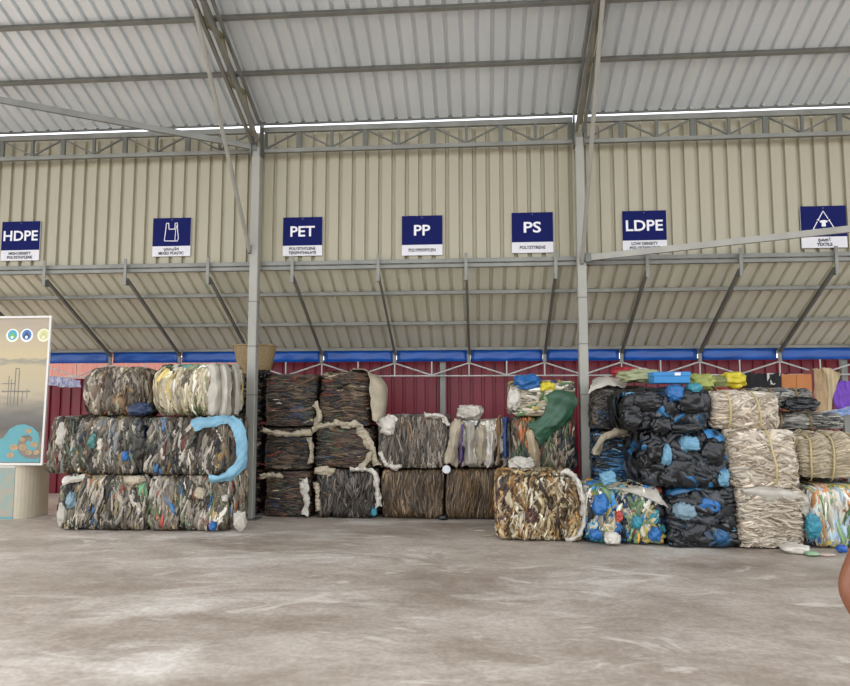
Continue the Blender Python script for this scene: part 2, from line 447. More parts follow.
def sign(px, big, lines, label, bigw=None, icon=None):
    """px = corner pixels tl,tr,br,bl"""
    c = [P(x, y, Y=SY) for x, y in px]
    cx = sum(p.x for p in c) / 4; cz = sum(p.z for p in c) / 4
    W = ((c[1].x - c[0].x) + (c[2].x - c[3].x)) / 2; H = ((c[0].z - c[3].z) + (c[1].z - c[2].z)) / 2
    t = empty('plastic_sign', (cx, SY, cz), label, 'sign', 'plastic type signs on the wall')
    zs = -H / 2 + H * .265
    MB().box((-W / 2, -.016, -H / 2), (W / 2, 0, H / 2)).build('board', mat('white_board', '#dcdade', .5, 0, .05), t)
    pn = MB().box((-W / 2, -.018, zs), (W / 2, -.0155, H / 2)).build('navy_panel', NAVY, t)
    zc = (zs + H / 2) / 2
    if big: lettering('large_lettering', big, .22, bigw * W, WHITE, pn, 0, zc + .0, .004)
    if icon: icon(pn, W, H, zc)
    n = len(lines)
    for i, (s, wd) in enumerate(lines):
        zz = (-H / 2 + zs) / 2 + (.031 * (n - 1) - .062 * i)
        lettering('small_lettering', s, .06 if n > 1 else .066, wd * W, INK, t, 0, zz, .0012, -.0180)
    MB().tube((0, -.0215, H / 2 - .03), (0, -.016, H / 2 - .03), .007, 8).build('screw', STEEL, t)
def bag_icon(t, W, H, zc):
    u = W / 48.
    pts = [(-9, -11), (-7.5, 4), (-7, 11), (-4, 11), (-3.6, 3.5), (3.8, 3.5), (4.2, 11), (7, 11), (7.2, 4), (8.8, -8), (7.5, -11.5)]
    strokes('bag_outline', [(a * u, zc + b * u) for a, b in pts], .011, WHITE, t, True)
    strokes('bag_fold', [(7 * u, zc + 10 * u), (5 * u, zc + 3 * u), (4.4 * u, zc - 11 * u)], .009, WHITE, t)
def tex_icon(t, W, H, zc):
    u = W / 48.
    A = (0, 11.5); B = (11.5, -9); C_ = (-11.5, -9)
    def seg(p, q, a, b): return [((p[0] + (q[0] - p[0]) * s) * u, zc + (p[1] + (q[1] - p[1]) * s) * u) for s in (a, b)]
    for p, q in ((A, B), (B, C_), (C_, A)):
        strokes('triangle_side', seg(p, q, .0, .43), .011, WHITE, t); strokes('triangle_side', seg(p, q, .55, 1), .011, WHITE, t)
        m0 = seg(p, q, .46, .52); d = Vector((m0[1][0] - m0[0][0], 0, m0[1][1] - m0[0][1])).normalized(); nn = Vector((-d.z, 0, d.x))
        c0 = Vector((m0[1][0], -.0185, m0[1][1])); v = [c0 + d * .022, c0 - d * .01 + nn * .02, c0 - d * .01 - nn * .02]
        MB().add(v + [p_ + Vector((0, .002, 0)) for p_ in v], [(0, 1, 2), (5, 4, 3), (0, 3, 4, 1), (1, 4, 5, 2), (2, 5, 3, 0)]).build('arrow_head', WHITE, t)
    sh = [(-6, 2.2), (-2, 3.4), (2, 3.4), (6, 2.2), (5, -.2), (3, .4), (3, -5.5), (-3, -5.5), (-3, .4), (-5, -.2)]
    v = [(a * .72 * u, -.0195, zc + (b * .8 - 1.5) * u) for a, b in sh]; k = len(v)
    MB().add(v + [(a, -.0175, b) for a, _, b in v], [tuple(range(k)), tuple(range(2 * k - 1, k - 1, -1))]).build('shirt_symbol', WHITE, t)
S = sign
S([(3, 222), (41, 221.5), (39.5, 260.5), (1.5, 261)], 'HDPE', [('HIGH DENSITY', .58), ('POLYETHYLENE', .66)], 'navy and white HDPE sign at the far left of the wall', .9)
S([(154, 218.5), (191.5, 218), (190.5, 256.5), (152.5, 256.5)], None, [('ប្លាស្ទិក', .40), ('MIXED PLASTIC', .66)], 'navy sign with a white carrier bag outline, reading mixed plastic', None, bag_icon)
S([(283.5, 217.5), (322.5, 217.5), (322.5, 256), (283, 256)], 'PET', [('POLYETHYLENE', .66), ('TEREPHTHALATE', .70)], 'navy and white PET sign right of the left post', .62)
S([(402, 216), (442.5, 216), (442.5, 255.5), (402, 255.5)], 'PP', [('POLYPROPYLEN', .66)], 'navy and white PP sign in the middle of the wall', .40)
S([(511.5, 213), (553, 212.5), (553, 253), (512, 253)], 'PS', [('POLYSTYRENE', .62)], 'navy and white PS sign left of the right post', .42)
S([(622, 211.5), (666, 210.5), (666.5, 250.5), (622.5, 252)], 'LDPE', [('LOW DENSITY', .60), ('POLYETHYLENE', .68)], 'navy and white LDPE sign right of the right post', .84)
S([(800, 206.5), (845.5, 206), (846.5, 247.5), (801, 248.5)], None, [('ក្រណាត់', .27), ('TEXTILE', .34)], 'navy sign with a triangle of arrows around a shirt, reading textile', None, tex_icon)
# ------------------------------------------------------------------ soft-goods helpers
def waves(p, rng, k=6, freq=4., ridged=False):
    """smooth pseudo noise in [-1,1] over points p (n,3)"""
    out = np.zeros(len(p))
    for i in range(k):
        d = rng.normal(size=3); d /= np.linalg.norm(d)
        f_ = freq * (1.35 ** i) * rng.uniform(.7, 1.3); ph = rng.uniform(0, 6.28)
        s = np.sin(p @ d * f_ + ph)
        if ridged: s = 1 - 2 * np.abs(s)
        out += s / (1.25 ** i)
    return out / sum(1 / 1.25 ** i for i in range(k))
def grid_faces(nu, nv, off=0):
    i, j = np.meshgrid(np.arange(nu - 1), np.arange(nv - 1), indexing='ij')
    a = (i * nv + j).ravel() + off
    return np.stack([a, a + nv, a + nv + 1, a + 1], 1)
def rbox(p, h, r):
    """project points onto a rounded box of half size h; returns surface point and normal"""
    inner = np.maximum(h - r, 1e-3)
    q = np.clip(p, -inner, inner)
    d = p - q; l = np.linalg.norm(d, axis=-1, keepdims=True)
    n = d / np.maximum(l, 1e-6)
    return q + n * r, n
class Form:
    """shape of one bale: rounded box, bulging, pinched where straps bite"""
    def __init__(s, h, r, rng, bulge=.04, pinch=(), amp=.02, pw=.045, pd=.09):
        s.h = np.array(h, float); s.r = min(r, .9 * min(h)); s.bulge = bulge; s.pinch = pinch; s.pw = pw; s.pd = pd
        s.seed = int(rng.integers(1 << 30)); s.amp = amp
    def deform(s, p):
        p = p.copy(); rg = np.random.default_rng(s.seed); q = p.copy()
        for a in range(2): p[:, a] += s.amp * waves(q, rg, 4, 5.)
        p[:, 2] += .6 * s.amp * waves(q, rg, 4, 5.) * np.clip((q[:, 2] + s.h[2]) / s.h[2], 0, 1)
        k = 1 + s.bulge * (1 - np.clip(np.abs(q[:, 2]) / s.h[2], 0, 1) ** 2)
        p[:, 0] *= k; p[:, 1] *= k
        for xs in s.pinch:
            g = 1 - s.pd * np.exp(-((q[:, 0] - xs) / s.pw) ** 2)
            p[:, 1] *= g; p[:, 2] = -s.h[2] + (p[:, 2] + s.h[2]) * (1 - .5 * (1 - g))
        for a, k_ in ((0, .5), (2, .5)):
            lim = s.h[a] * (1 + (s.bulge if a == 0 else 0)); ex = np.maximum(np.abs(p[:, a]) - lim, 0)
            p[:, a] -= np.sign(p[:, a]) * ex * (1 - k_)
        p[:, 2] = np.maximum(p[:, 2], -s.h[2] + .004)
        return p
    def surf(s, p, lift):
        q, n = rbox(p, s.h, s.r)
        return s.deform(q + n * lift[:, None])
def body_mesh(form, rng, rough=.02, n=22):
    """closed body of the bale (inset a little so the scraps stand proud)"""
    V = []; Fc = []; off = 0
    u = np.linspace(-1, 1, n)
    for ax in range(3):
        for sg in (-1, 1):
            a, b = np.meshgrid(u, u, indexing='ij')
            p = np.zeros((n * n, 3)); o1, o2 = [k for k in range(3) if k != ax]
            p[:, ax] = sg * form.h[ax]; p[:, o1] = a.ravel() * form.h[o1]; p[:, o2] = b.ravel() * form.h[o2]
            V.append(p); f_ = grid_faces(n, n, off)
            if (sg > 0) == (ax == 1): f_ = f_[:, ::-1]
            Fc.append(f_); off += n * n
    V = np.concatenate(V)
    rg = np.random.default_rng(form.seed + 1)
    V = form.surf(V, -.05 + rough * waves(V * np.array([2.2, 2.2, .7]), rg, 6, 9., True))
    return np_mesh('bale_body', V, np.concatenate(Fc))
def pick(pal, n, rng, jit=.16):
    cols = np.array([lin(c) for c, _ in pal]); wt = np.array([w_ for _, w_ in pal], float); wt /= wt.sum()
    i = rng.choice(len(pal), n, p=wt)
    return np.clip(cols[i] * rng.lognormal(0, jit, (n, 1)), 0, 1)
def scrap_mesh(form, N, pal, rng, ang=(0, 15), L=(.12, .4), W=(.025, .07), fw=(5, 1.2, 1.2, 2.2, .4), lift=(0, .025), puff=(.008, .025), curl=.012, zband=None, nu=6, nv=5, tilt=.55, clus=.42, dirt=.2):
    """N crumpled film strips pressed flat against the bale; fw = weights front,left,right,top,back"""
    h = form.h
    fw = np.array(fw, float) * np.array([h[0] * h[2], h[1] * h[2], h[1] * h[2], h[0] * h[1], h[0] * h[2]]); fw /= fw.sum()
    fc = rng.choice(5, N, p=fw)
    c = rng.uniform(-.98, .98, (N, 3)) * h
    if zband: c[:, 2] = rng.uniform(zband[0], zband[1], N) * h[2]
    tt = np.zeros((N, 3)); nn = np.zeros((N, 3))
    for k, (ax, sg) in enumerate(((1, -1), (0, -1), (0, 1), (2, 1), (1, 1))):
        m_ = fc == k; c[m_, ax] = sg * h[ax]; nn[m_, ax] = sg
        tt[m_] = (0, 1, 0) if ax == 2 else (0, 0, 1)
    bb = np.cross(nn, tt)
    th = np.radians(rng.normal(ang[0], ang[1], N))[:, None]
    t = np.cos(th) * tt + np.sin(th) * bb; b = np.cross(nn, t)
    Ls = rng.uniform(*L, N); Ws = rng.uniform(*W, N); h0 = rng.uniform(*lift, N); bu = rng.uniform(*puff, N)
    s = np.linspace(-1, 1, nu); v = np.linspace(-1, 1, nv)
    S_, V_ = [g.ravel()[None, :] for g in np.meshgrid(s, v, indexing='ij')]
    tp = rng.uniform(.2, .8, (N, 1)); ph = rng.uniform(0, 6.28, (N, 4)); am = rng.uniform(-1, 1, (N, 4))
    along = S_ * Ls[:, None] / 2 + .1 * Ws[:, None] * V_ * am[:, :1]
    across = V_ * Ws[:, None] / 2 * (1 - tp * S_ ** 2) + Ws[:, None] * .45 * am[:, 1:2] * np.sin(S_ * 2.2 + ph[:, :1])
    hgt = h0[:, None] + bu[:, None] * (1 - V_ ** 2 * rng.uniform(.3, 1.6, (N, 1))) * (1 - .5 * S_ ** 2) + curl * am[:, 2:3] * np.sin(S_ * 3 + ph[:, 1:2]) * V_ + curl * .7 * np.sin(S_ * 5 + V_ * 2.5 + ph[:, 2:3]) - .02 * S_ ** 4 + V_ * Ws[:, None] * .5 * rng.uniform(-tilt, tilt, (N, 1)) * (1 - .3 * S_ ** 2)
    pos = c[:, None, :] + t[:, None, :] * along[..., None] + b[:, None, :] * across[..., None]
    k = nu * nv
    pos = form.surf(pos.reshape(-1, 3), np.maximum(hgt.reshape(-1), -.03))
    f0 = grid_faces(nu, nv)
    Fq = (f0[None] + (np.arange(N) * k)[:, None, None]).reshape(-1, 4)
    cl = pick(pal, N, rng)
    cell = (np.floor(c[:, 0] / .16 + rng.uniform()) * 31 + np.floor(c[:, 2] / .26) * 17 + np.floor(c[:, 1] / .3) * 7).astype(int) % 64
    cc = pick(pal, 64, rng)[cell] * rng.lognormal(0, .18, (N, 1)); u_c = rng.random((N, 1)) < clus
    cols = np.repeat(np.where(u_c, cc, cl), k, 0) * np.repeat(rng.lognormal(-.03, dirt, (N, nv)), nu, 0).reshape(N, nu, nv).reshape(-1, 1)
    cols = np.clip(cols, 0, .92)
    return np_mesh('pressed_film', pos, Fq, True, cols)
def strap_mesh(form, x, wd=.02, lift=.03, n=40):
    h = form.h; V = []
    for e in (-wd / 2, wd / 2):
        t = np.linspace(0, 2 * math.pi, n, endpoint=False)
        p = np.stack([np.full(n, x + e), np.cos(t) * 3 * h[1], np.sin(t) * 3 * h[2]], 1)
        m_ = np.maximum(np.abs(p[:, 1]) / h[1], np.abs(p[:, 2]) / h[2]); p[:, 1:] /= m_[:, None]
        V.append(form.surf(p, np.full(n, lift))); V.append(form.surf(p, np.full(n, lift + .006)))
    V = np.concatenate(V); f = []
    for i in range(n):
        j = (i + 1) % n
        f += [(i, j, n * 2 + j, n * 2 + i), (n + i, n * 3 + i, n * 3 + j, n + j), (i, n + i, n + j, j), (2 * n + i, 2 * n + j, 3 * n + j, 3 * n + i)]
    return np_mesh('strap', V, np.array(f), False)
def spline(ctrl, nu, nv):
    """smooth surface through a small grid of control points"""
    c = np.array(ctrl, float)
    def interp(c, n):
        m = len(c); t = np.linspace(0, m - 1, n); i = np.clip(t.astype(int), 0, m - 2); u = t - i
        g = lambda k: c[np.clip(k, 0, m - 1)]
        p0, p1, p2, p3 = g(i - 1), g(i), g(i + 1), g(i + 2)
        u = u.reshape((-1,) + (1,) * (c.ndim - 1))
        return .5 * (2 * p1 + (p2 - p0) * u + (2 * p0 - 5 * p1 + 4 * p2 - p3) * u ** 2 + (3 * p1 - p0 - 3 * p2 + p3) * u ** 3)
    c = interp(c, nu); c = np.swapaxes(interp(np.swapaxes(c, 0, 1), nv), 0, 1)
    return c
def patch(name, ctrl, m, parent=None, wr=.012, freq=14., thick=.004, nu=26, nv=26, seed=1, origin=None, st=(1, 1, 1), jag=.03):
    """draped cloth / film / sheet through control points in world space"""
    c = spline(ctrl, nu, nv).reshape(-1, 3)
    rg = np.random.default_rng(seed); q = c * np.array(st)
    du = np.gradient(c.reshape(nu, nv, 3), axis=0); dv = np.gradient(c.reshape(nu, nv, 3), axis=1)
    n = np.cross(du, dv).reshape(-1, 3); n /= np.maximum(np.linalg.norm(n, axis=1, keepdims=True), 1e-6)
    ed = np.maximum(np.abs(np.linspace(-1, 1, nu))[:, None], np.abs(np.linspace(-1, 1, nv))[None, :]).reshape(-1, 1) ** 6
    jit = np.stack([waves(q, rg, 5, 22.) for _ in range(3)], 1) * ed * jag
    c = c + n * (wr * waves(q, rg, 6, freq, True) + .45 * wr * waves(q, rg, 5, freq * 2.7, True))[:, None] + jit
    if origin is None: origin = (c.mean(0)[0], c.mean(0)[1], c.min(0)[2])
    base = np.array(parent.location if parent is not None else origin)
    o = link(name, np_mesh(name, c - base, grid_faces(nu, nv)), m, parent)
    if parent is None: o.location = origin
    md = o.modifiers.new('thickness', 'SOLIDIFY'); md.thickness = thick
    return o
def bag(name, c, size, m, parent=None, seed=1, amp=.3, freq=5., nu=30, nv=44):
    """crumpled plastic bag, closed lump with creases"""
    th = np.linspace(0.001, math.pi - .001, nu); ph = np.linspace(0, 2 * math.pi, nv)
    T, Ph = np.meshgrid(th, ph, indexing='ij')
    d = np.stack([np.sin(T) * np.cos(Ph), np.sin(T) * np.sin(Ph), np.cos(T)], -1).reshape(-1, 3)
    rg = np.random.default_rng(seed); dk = d * rg.uniform(.6, 1.8, 3)
    r = 1 + amp * waves(dk, rg, 4, 2.6, True) + amp * .8 * waves(dk, rg, 5, freq * .8, True) + amp * .4 * waves(dk, rg, 5, freq * 1.9, True)
    v = d * r[:, None] * np.array(size) / 2
    sg = np.sign(v); v = sg * (np.abs(v) / (np.array(size) / 2)) ** .8 * np.array(size) / 2
    c = Vector(c)
    if parent is not None: c = c - parent.location
    else: v[:, 2] -= v[:, 2].min()
    o = link(name, np_mesh(name, v, grid_faces(nu, nv)), m, parent, c); return o
def C3(x, y, Y): return tuple(P(x, y, Y=Y))

# palettes: (colour, weight)
MIXED = [('#857b6b', 5), ('#655b4d', 7), ('#473f35', 7), ('#2b2723', 8), ('#a1978a', 4), ('#c2b9aa', 2), ('#4d5240', 2), ('#353d2f', 1.6), ('#7d6448', 2.4),
         ('#3d6f9e', .4), ('#a88d45', .7), ('#8b4038', .4), ('#4f8a86', .4), ('#202c3e', .9), ('#6f706c', 2)]
MIXLT = [('#9d9282', 6), ('#7b7061', 6), ('#554c40', 6), ('#332e28', 6), ('#bfb5a6', 3.4), ('#a8946f', 2.6), ('#646a4c', 1.6), ('#c9ab72', .8), ('#984039', .5), ('#3c6f9d', .5), ('#55805f', .5), ('#b0623f', .4)]
TAUPE = [('#877a68', 6), ('#675b4d', 6), ('#9c907e', 5), ('#463d33', 5), ('#b0a592', 3), ('#85644a', 2), ('#a08150', 1.2), ('#564d40', 4), ('#8f5240', .6)]
CREAMY = [('#c6bb9f', 7), ('#b0a488', 6), ('#d5ccb6', 5), ('#93876c', 5), ('#b79f5f', 2.4), ('#7d7a5c', 2), ('#54653f', 1.4), ('#dcd6c8', 2.4), ('#5d5340', 2)]
PETDK = [('#40362d', 6), ('#2e2722', 7), ('#514436', 5), ('#231f1c', 7), ('#63503b', 3.5), ('#705d47', 1.4), ('#5f3e2b', 2.4), ('#34425a', .6), ('#b0a084', .5), ('#6d3424', .7), ('#4b543c', .8), ('#d0c9bb', .2)]
DKGREY = [('#504840', 6), ('#3c3630', 7), ('#6b6258', 4), ('#2b2622', 6), ('#857b6e', 2), ('#64503d', 2.4), ('#465058', .5)]
GREYV = [('#80766a', 6), ('#685e53', 6), ('#4f473e', 6), ('#978c7f', 3.6), ('#38322c', 5), ('#aea494', 1.6), ('#715a44', 2.6)]
BROWNV = [('#6d5a44', 6), ('#564532', 7), ('#836f57', 3.6), ('#3f3327', 6), ('#97836a', 2), ('#605141', 4), ('#7d603c', 2.2)]
TANV = [('#ab956e', 6), ('#8b704b', 5), ('#c6b695', 6), ('#655037', 5), ('#d8cdb5', 4), ('#3d3124', 4), ('#96692f', 1), ('#b98b50', 1), ('#54342c', 1)]
SACKS = [('#d9d2c3', 7), ('#c4baa8', 5), ('#ece7dc', 5), ('#a2978a', 3), ('#5d4a78', .7), ('#3f578c', 1), ('#8d7a5e', 2), ('#3c3a36', 2)]
LAYER = [('#c3b8a2', 6), ('#a5987f', 5), ('#d8d0bf', 4), ('#786d5b', 3), ('#45423a', 3), ('#55754e', 1.5)]
GREENV = [('#3f5a44', 4), ('#5b4a3e', 5), ('#2f3a32', 4), ('#857a66', 3), ('#70352f', 1.6), ('#998f7c', 2.4), ('#5f6f48', 3), ('#b8ad94', 1.2), ('#9a5f35', 1), ('#25282a', 5)]
CONFET = [('#c9bfa6', 5), ('#3a7db8', 2.4), ('#2d8c9a', 2.2), ('#b9a65c', 2.4), ('#7f9c73', 2.4), ('#a84a39', 1), ('#2b3f63', 2), ('#dcd5c5', 2.6), ('#1f2124', 4), ('#c2903f', .8), ('#5f7242', 1.8), ('#7fb2c4', 1.4)]
BLACK = [('#16171a', 8), ('#0d0e10', 7), ('#222428', 6), ('#34373b', 4), ('#54585c', 1.4), ('#2a6a9a', 1.3), ('#6a9fbd', .6), ('#1c3144', 1.4)]
BLUEBK = [('#14161a', 7), ('#22262d', 5), ('#2f6f9f', 3), ('#5d95b8', 2), ('#1f4664', 3), ('#8fb3c6', .8), ('#0c0d10', 4)]
DARKBR = [('#2a2622', 6), ('#1c1a18', 6), ('#3c352d', 4), ('#4f4638', 2.5), ('#24364a', 1), ('#6b5b45', 1)]
CLEAR = [('#c8b9a5', 8), ('#b8a893', 6), ('#d3c7b5', 6), ('#9c8b76', 3), ('#d8ccba', 3), ('#86765f', 1)]
ROLL = [('#b5a68b', 8), ('#a99a80', 6), ('#c0b298', 6), ('#9b8c72', 3), ('#c9bda5', 2)]
SLATE = [('#8b877e', 6), ('#6f6c65', 5), ('#a8a397', 5), ('#4f4e50', 3), ('#2f3136', 3), ('#bdb6a8', 2)]
STRIPE = [('#d8d1c2', 7), ('#c0b7a3', 5), ('#7c9c68', 2.2), ('#4f7fb8', 1.7), ('#c2ae58', 1.7), ('#b98250', 1), ('#4a8f9a', 1), ('#a9bccb', 2), ('#5b7a4c', 1.4)]

def bodymat(key, c1, c2): return mat('bale_core_' + key, c1, .6, 0, 0, 9, .6, 30, (1, 1, .35), .4, c2)  # core colour darker than its film: shade of the crevices painted in
BN = [0]
def bale(px, yf, z0, z1, depth, pal, label, core, n=900, seed=None, xw=None, group=None, r=.075, bulge=.02, pinch=(), amp=.045, m=None, name='plastic_bale', rough=.02, pd=.10, pw=.045, **kw):
    """px = (left, right) pixel columns of the front face at plane yf"""
    BN[0] += 1; rng = np.random.default_rng(seed or BN[0] * 17)
    zm = (z0 + z1) / 2
    if xw: xa, xb = xw
    else:
        yy = 343 + (CAMZ - zm) * F / yf + 62
        xa = P(px[0], yy, Y=yf).x; xb = P(px[1], yy, Y=yf).x
    hx = (xb - xa) / 2 / (1 + bulge * .8) - .03; hy = depth / 2 / (1 + bulge) - .03; hz = (z1 - z0) / 2
    cy = yf + depth / 2
    t = empty(name, ((xa + xb) / 2, cy, z0), label, 'bale', group)
    fm = Form((hx, hy, hz - .012), r, rng, bulge, pinch, amp, pd=pd, pw=pw)
    o = link('core', body_mesh(fm, rng, rough), core, t, (0, 0, hz))
    if n:
        o = link('pressed_film', scrap_mesh(fm, n, pal, rng, **kw), m or FILM, t, (0, 0, hz)); o['kind'] = 'stuff'
    t_form[t.name] = fm
    return t
t_form = {}
def add_layer(t, n, pal, seed, m=None, name='pressed_film', **kw):
    fm = t_form[t.name]; o = link(name, scrap_mesh(fm, n, pal, np.random.default_rng(seed), **kw), m or FILM, t, (0, 0, fm.h[2] + .012)); o['kind'] = 'stuff'; return o
def add_strap(t, x, m, wd=.02, lift=.03):
    fm = t_form[t.name]; return link('strap', strap_mesh(fm, x, wd, lift), m, t, (0, 0, fm.h[2] + .012))

K_MIX = bodymat('mixed', '#3b3731', '#1f1d1b'); K_CRM = bodymat('cream', '#8f866f', '#5d5546'); K_PET = bodymat('dark', '#2a2420', '#191614')
K_GRY = bodymat('grey', '#48433d', '#292623'); K_BRN = bodymat('brown', '#45392c', '#2a231b'); K_TAN = bodymat('tan', '#5f4f3a', '#33291d')
K_BLK = bodymat('black', '#1d1f22', '#0e0f11'); K_CLR = bodymat('clear', '#9c8f7c', '#6d6152'); K_COL = bodymat('colour', '#4a4d48', '#232828')
K_SLT = bodymat('slate', '#7b7974', '#3b3d40')
VERT = dict(ang=(0, 13), L=(.14, .5), W=(.022, .085), puff=(.018, .06), lift=(-.03, .02), curl=.025, tilt=.9)
HOR = dict(ang=(90, 9), L=(.12, .42), W=(.012, .04), puff=(.006, .022), lift=(-.02, .022), curl=.012, tilt=.9)
WHITEBAG = mat('white_bag_film', '#d3ccbf', .4, 0, .25, 7, .7, 30)
CREAMWRAP = mat('cream_woven_wrap', '#b9ac94', .6, 0, .3, 7, .6, 40)
GREYWRAP = mat('pale_grey_wrap', '#bdb6a9', .5, 0, .25, 7, .6, 35)
SKYTARP = mat('light_blue_tarp', '#7cacc2', .42, 0, .22, 5, .5, 30)
BLUEBAG = mat('bright_blue_bag', '#2468a8', .34, 0, .3, 8, .5, 25)
PALEBLUE = mat('pale_blue_bag', '#6b9bb4', .36, 0, .25, 8, .5, 25)
TEALBAG = mat('teal_bag', '#35889a', .36, 0, .3, 8, .5, 25)
BLACKBAG = mat('black_bag_film', '#17181b', .26, 0, .3, 8, .6, 22)
NAVYBAG = mat('navy_bag', '#1d3050', .45, 0, .3, 8, .5, 25)
GREENTARP = mat('dark_green_sheet', '#355c44', .45, 0, .3, 6, .4, 30)
YELLOWBAG = mat('yellow_bag', '#d3c02a', .38, 0, .2, 6, .4, 30)
STRAPY = mat('yellow_strap', '#c4b07a', .45, 0, .15, 8)
STRAPB = mat('tan_strap', '#8f7448', .5, 0, .15, 8)

# ------------------------------------------------------------------ left stack (in front of the left post)
YL = 8.70
g = 'mixed bales of the left stack'
bale((58, 146), YL, 0, .70, .82, MIXLT, 'grey-brown mixed film bale, bottom left of the left stack', K_MIX, 1700, group=g, **VERT)
bale((147, 229), YL + .02, 0, .70, .82, MIXLT, 'grey-brown mixed film bale with coloured bits, bottom right of the left stack by the post', K_MIX, 1600, group=g, **VERT)
bale((46, 143), YL - .02, .705, 1.445, .84, MIXED, 'dark mixed film bale, middle left of the left stack beside the banner', K_MIX, 1700, group=g, **VERT)
b = bale((144, 228), YL, .705, 1.445, .82, MIXED, 'dark mixed film bale partly wrapped in a light blue tarp', K_MIX, 1600, group=g, **VERT)
q = YL - .05
patch('blue_tarp', [[C3(193, 420, q), C3(192, 425, q - .05), C3(196, 432, q - .055)], [C3(212, 417, q + .02), C3(213, 421, q - .055), C3(214, 426, q - .055)],
                    [C3(228, 416, q - .01), C3(228, 420, q - .055), C3(226, 424, q - .055)], [C3(241, 420, q - .01), C3(238, 428, q - .055), C3(231, 430, q - .055)],
                    [C3(247, 436, q - .01), C3(242, 440, q - .055), C3(235, 440, q - .055)], [C3(247, 455, q - .01), C3(243, 456, q - .055), C3(236, 455, q - .055)],
                    [C3(243, 470, q - .01), C3(238, 470, q - .055), C3(232, 467, q - .055)], [C3(229, 480, q - .01), C3(226, 477, q - .055), C3(223, 474, q - .05)], [C3(212, 482, q + .02), C3(210, 479, q - .04), C3(209, 476, q - .02)]],
      SKYTARP, b, .016, 16, .004, 80, 20, 5)
tb = bale((80, 146), YL + .06, 1.45, 2.11, .78, TAUPE, 'grey-brown film bale, top left of the left stack', K_MIX, 1100, group=g, r=.2, bulge=.06, **VERT)
b = bale((148, 228), YL + .02, 1.45, 2.15, .80, CREAMY, 'cream and yellowish film bale, top right of the left stack', K_CRM, 900, group=g, r=.2, bulge=.06, ang=(0, 10), L=(.3, .62), W=(.03, .09))
add_layer(b, 160, [('#3d5a40', 3), ('#8a8f6a', 3), ('#d8d4c6', 3), ('#22241f', 2), ('#5f8f86', 1)], 71, fw=(.001, .001, .001, 5, .001), ang=(60, 50), L=(.12, .4), W=(.04, .1), lift=(0, .05))
for i, (xa, xb) in enumerate(((208, 221), (219, 231), (229, 240))):      # white sacks standing at the right of the top bale
    q = YL + .0 + (0, .02, .25)[i]
    patch('white_sack', [[C3(xa + 2, 363 + i, q + .2), C3((xa + xb) / 2, 362 + i, q + .18), C3(xb - 2, 364 + i, q + .22)], [C3(xa, 366 + i, q + .02), C3((xa + xb) / 2, 366 + i, q - .05), C3(xb, 368 + i, q + .06)],
                         [C3(xa + 2, 385, q - .02), C3((xa + xb) / 2 + 2, 385, q - .10), C3(xb + 1, 386, q + .02)], [C3(xa + 1, 402, q - .02), C3((xa + xb) / 2 + 1, 402, q - .10), C3(xb + 1, 402, q + .02)],
                         [C3(xa - 2, 415, q + .03), C3((xa + xb) / 2 - 1, 416, q - .04), C3(xb - 1, 416, q + .05)]], GREYWRAP, b, .02, 9, .004, 32, 18, 40 + i, st=(2, 1, .5))
bag('navy_bag', C3(140, 409, YL), (.34, .2, .18), NAVYBAG, tb, 44)
# a few larger bags pressed into the front of the left stack
ml = [o for o in COL.objects if o.get('label', '').startswith('dark mixed film bale, middle left')][0]
bl = [o for o in COL.objects if o.get('label', '').startswith('grey-brown mixed film bale, bottom left')][0]
br_ = [o for o in COL.objects if o.get('label', '').startswith('grey-brown mixed film bale with')][0]
for par, x, y, w_, h_, m_ in ((ml, 93, 441, .13, .2, mat('dull_teal_film', '#4a7d78', .4, 0, .3, 8, .5, 25)), (ml, 126, 456, .10, .16, BLUEBAG), (ml, 101, 444, .09, .2, WHITEBAG), (ml, 62, 436, .16, .34, GREYWRAP), (ml, 139, 444, .2, .4, mat('charcoal_film', '#37352f', .4, 0, .3, 8, .5, 25)),
                              (bl, 71, 500, .13, .24, mat('grey_blue_film', '#7d97a3', .35, 0, .3, 6, .5, 25)), (bl, 62, 515, .12, .3, GREYWRAP), (bl, 134, 480, .3, .12, CREAMWRAP), (br_, 200, 493, .14, .16, CREAMWRAP), (br_, 213, 526, .1, .12, BLUEBAG), (br_, 240, 520, .18, .26, GREYWRAP), (br_, 225, 498, .08, .09, WHITEBAG)):
    bag('pressed_bag', C3(x, y, YL - .04), (w_, .12, h_), m_, par, int(x * 7 + y))
rows_ = [[C3(62, 487, YL - .05), C3(62, 483, YL - .06), C3(63, 479, YL)], [C3(72, 483, YL - .07), C3(72, 479, YL - .09), C3(73, 476, YL)], [C3(84, 480, YL - .06), C3(84, 477, YL - .07), C3(84, 474, YL)]]
patch('white_flap', rows_, WHITEBAG, bl, .02, 20, .004, 24, 14, 46)
# ------------------------------------------------------------------ dark bales behind the left post
YC = 9.92
g = 'dark layered bales behind the left post'
Z3 = (0, .665, 1.29, 2.08)
blow = bale((262, 313), YC, 0, .66, 1.0, PETDK, 'dark layered bale at the floor right beside the left post', K_PET, 1500, group=g, r=.06, **HOR)
bmid = bale((262, 312), YC, .665, 1.285, 1.0, PETDK, 'dark layered bale, middle of the stack right beside the left post', K_PET, 1500, group=g, r=.06, **HOR)
bd = bale((264, 318), YC, 1.29, 2.06, 1.0, PETDK, 'dark layered bale, top of the stack right beside the left post', K_PET, 1700, group=g, r=.06, **HOR)
for i, (a, b_) in enumerate(((0, .66), (.665, 1.285), (1.29, 2.08))):
    bale(None, YC + .1, a, b_, .95, PETDK, 'dark layered bale hidden behind the left stack, ' + ('lowest', 'middle', 'topmost under the basket')[i], K_PET, 250, xw=(-3.98, -3.24), group=g, r=.06, **HOR)
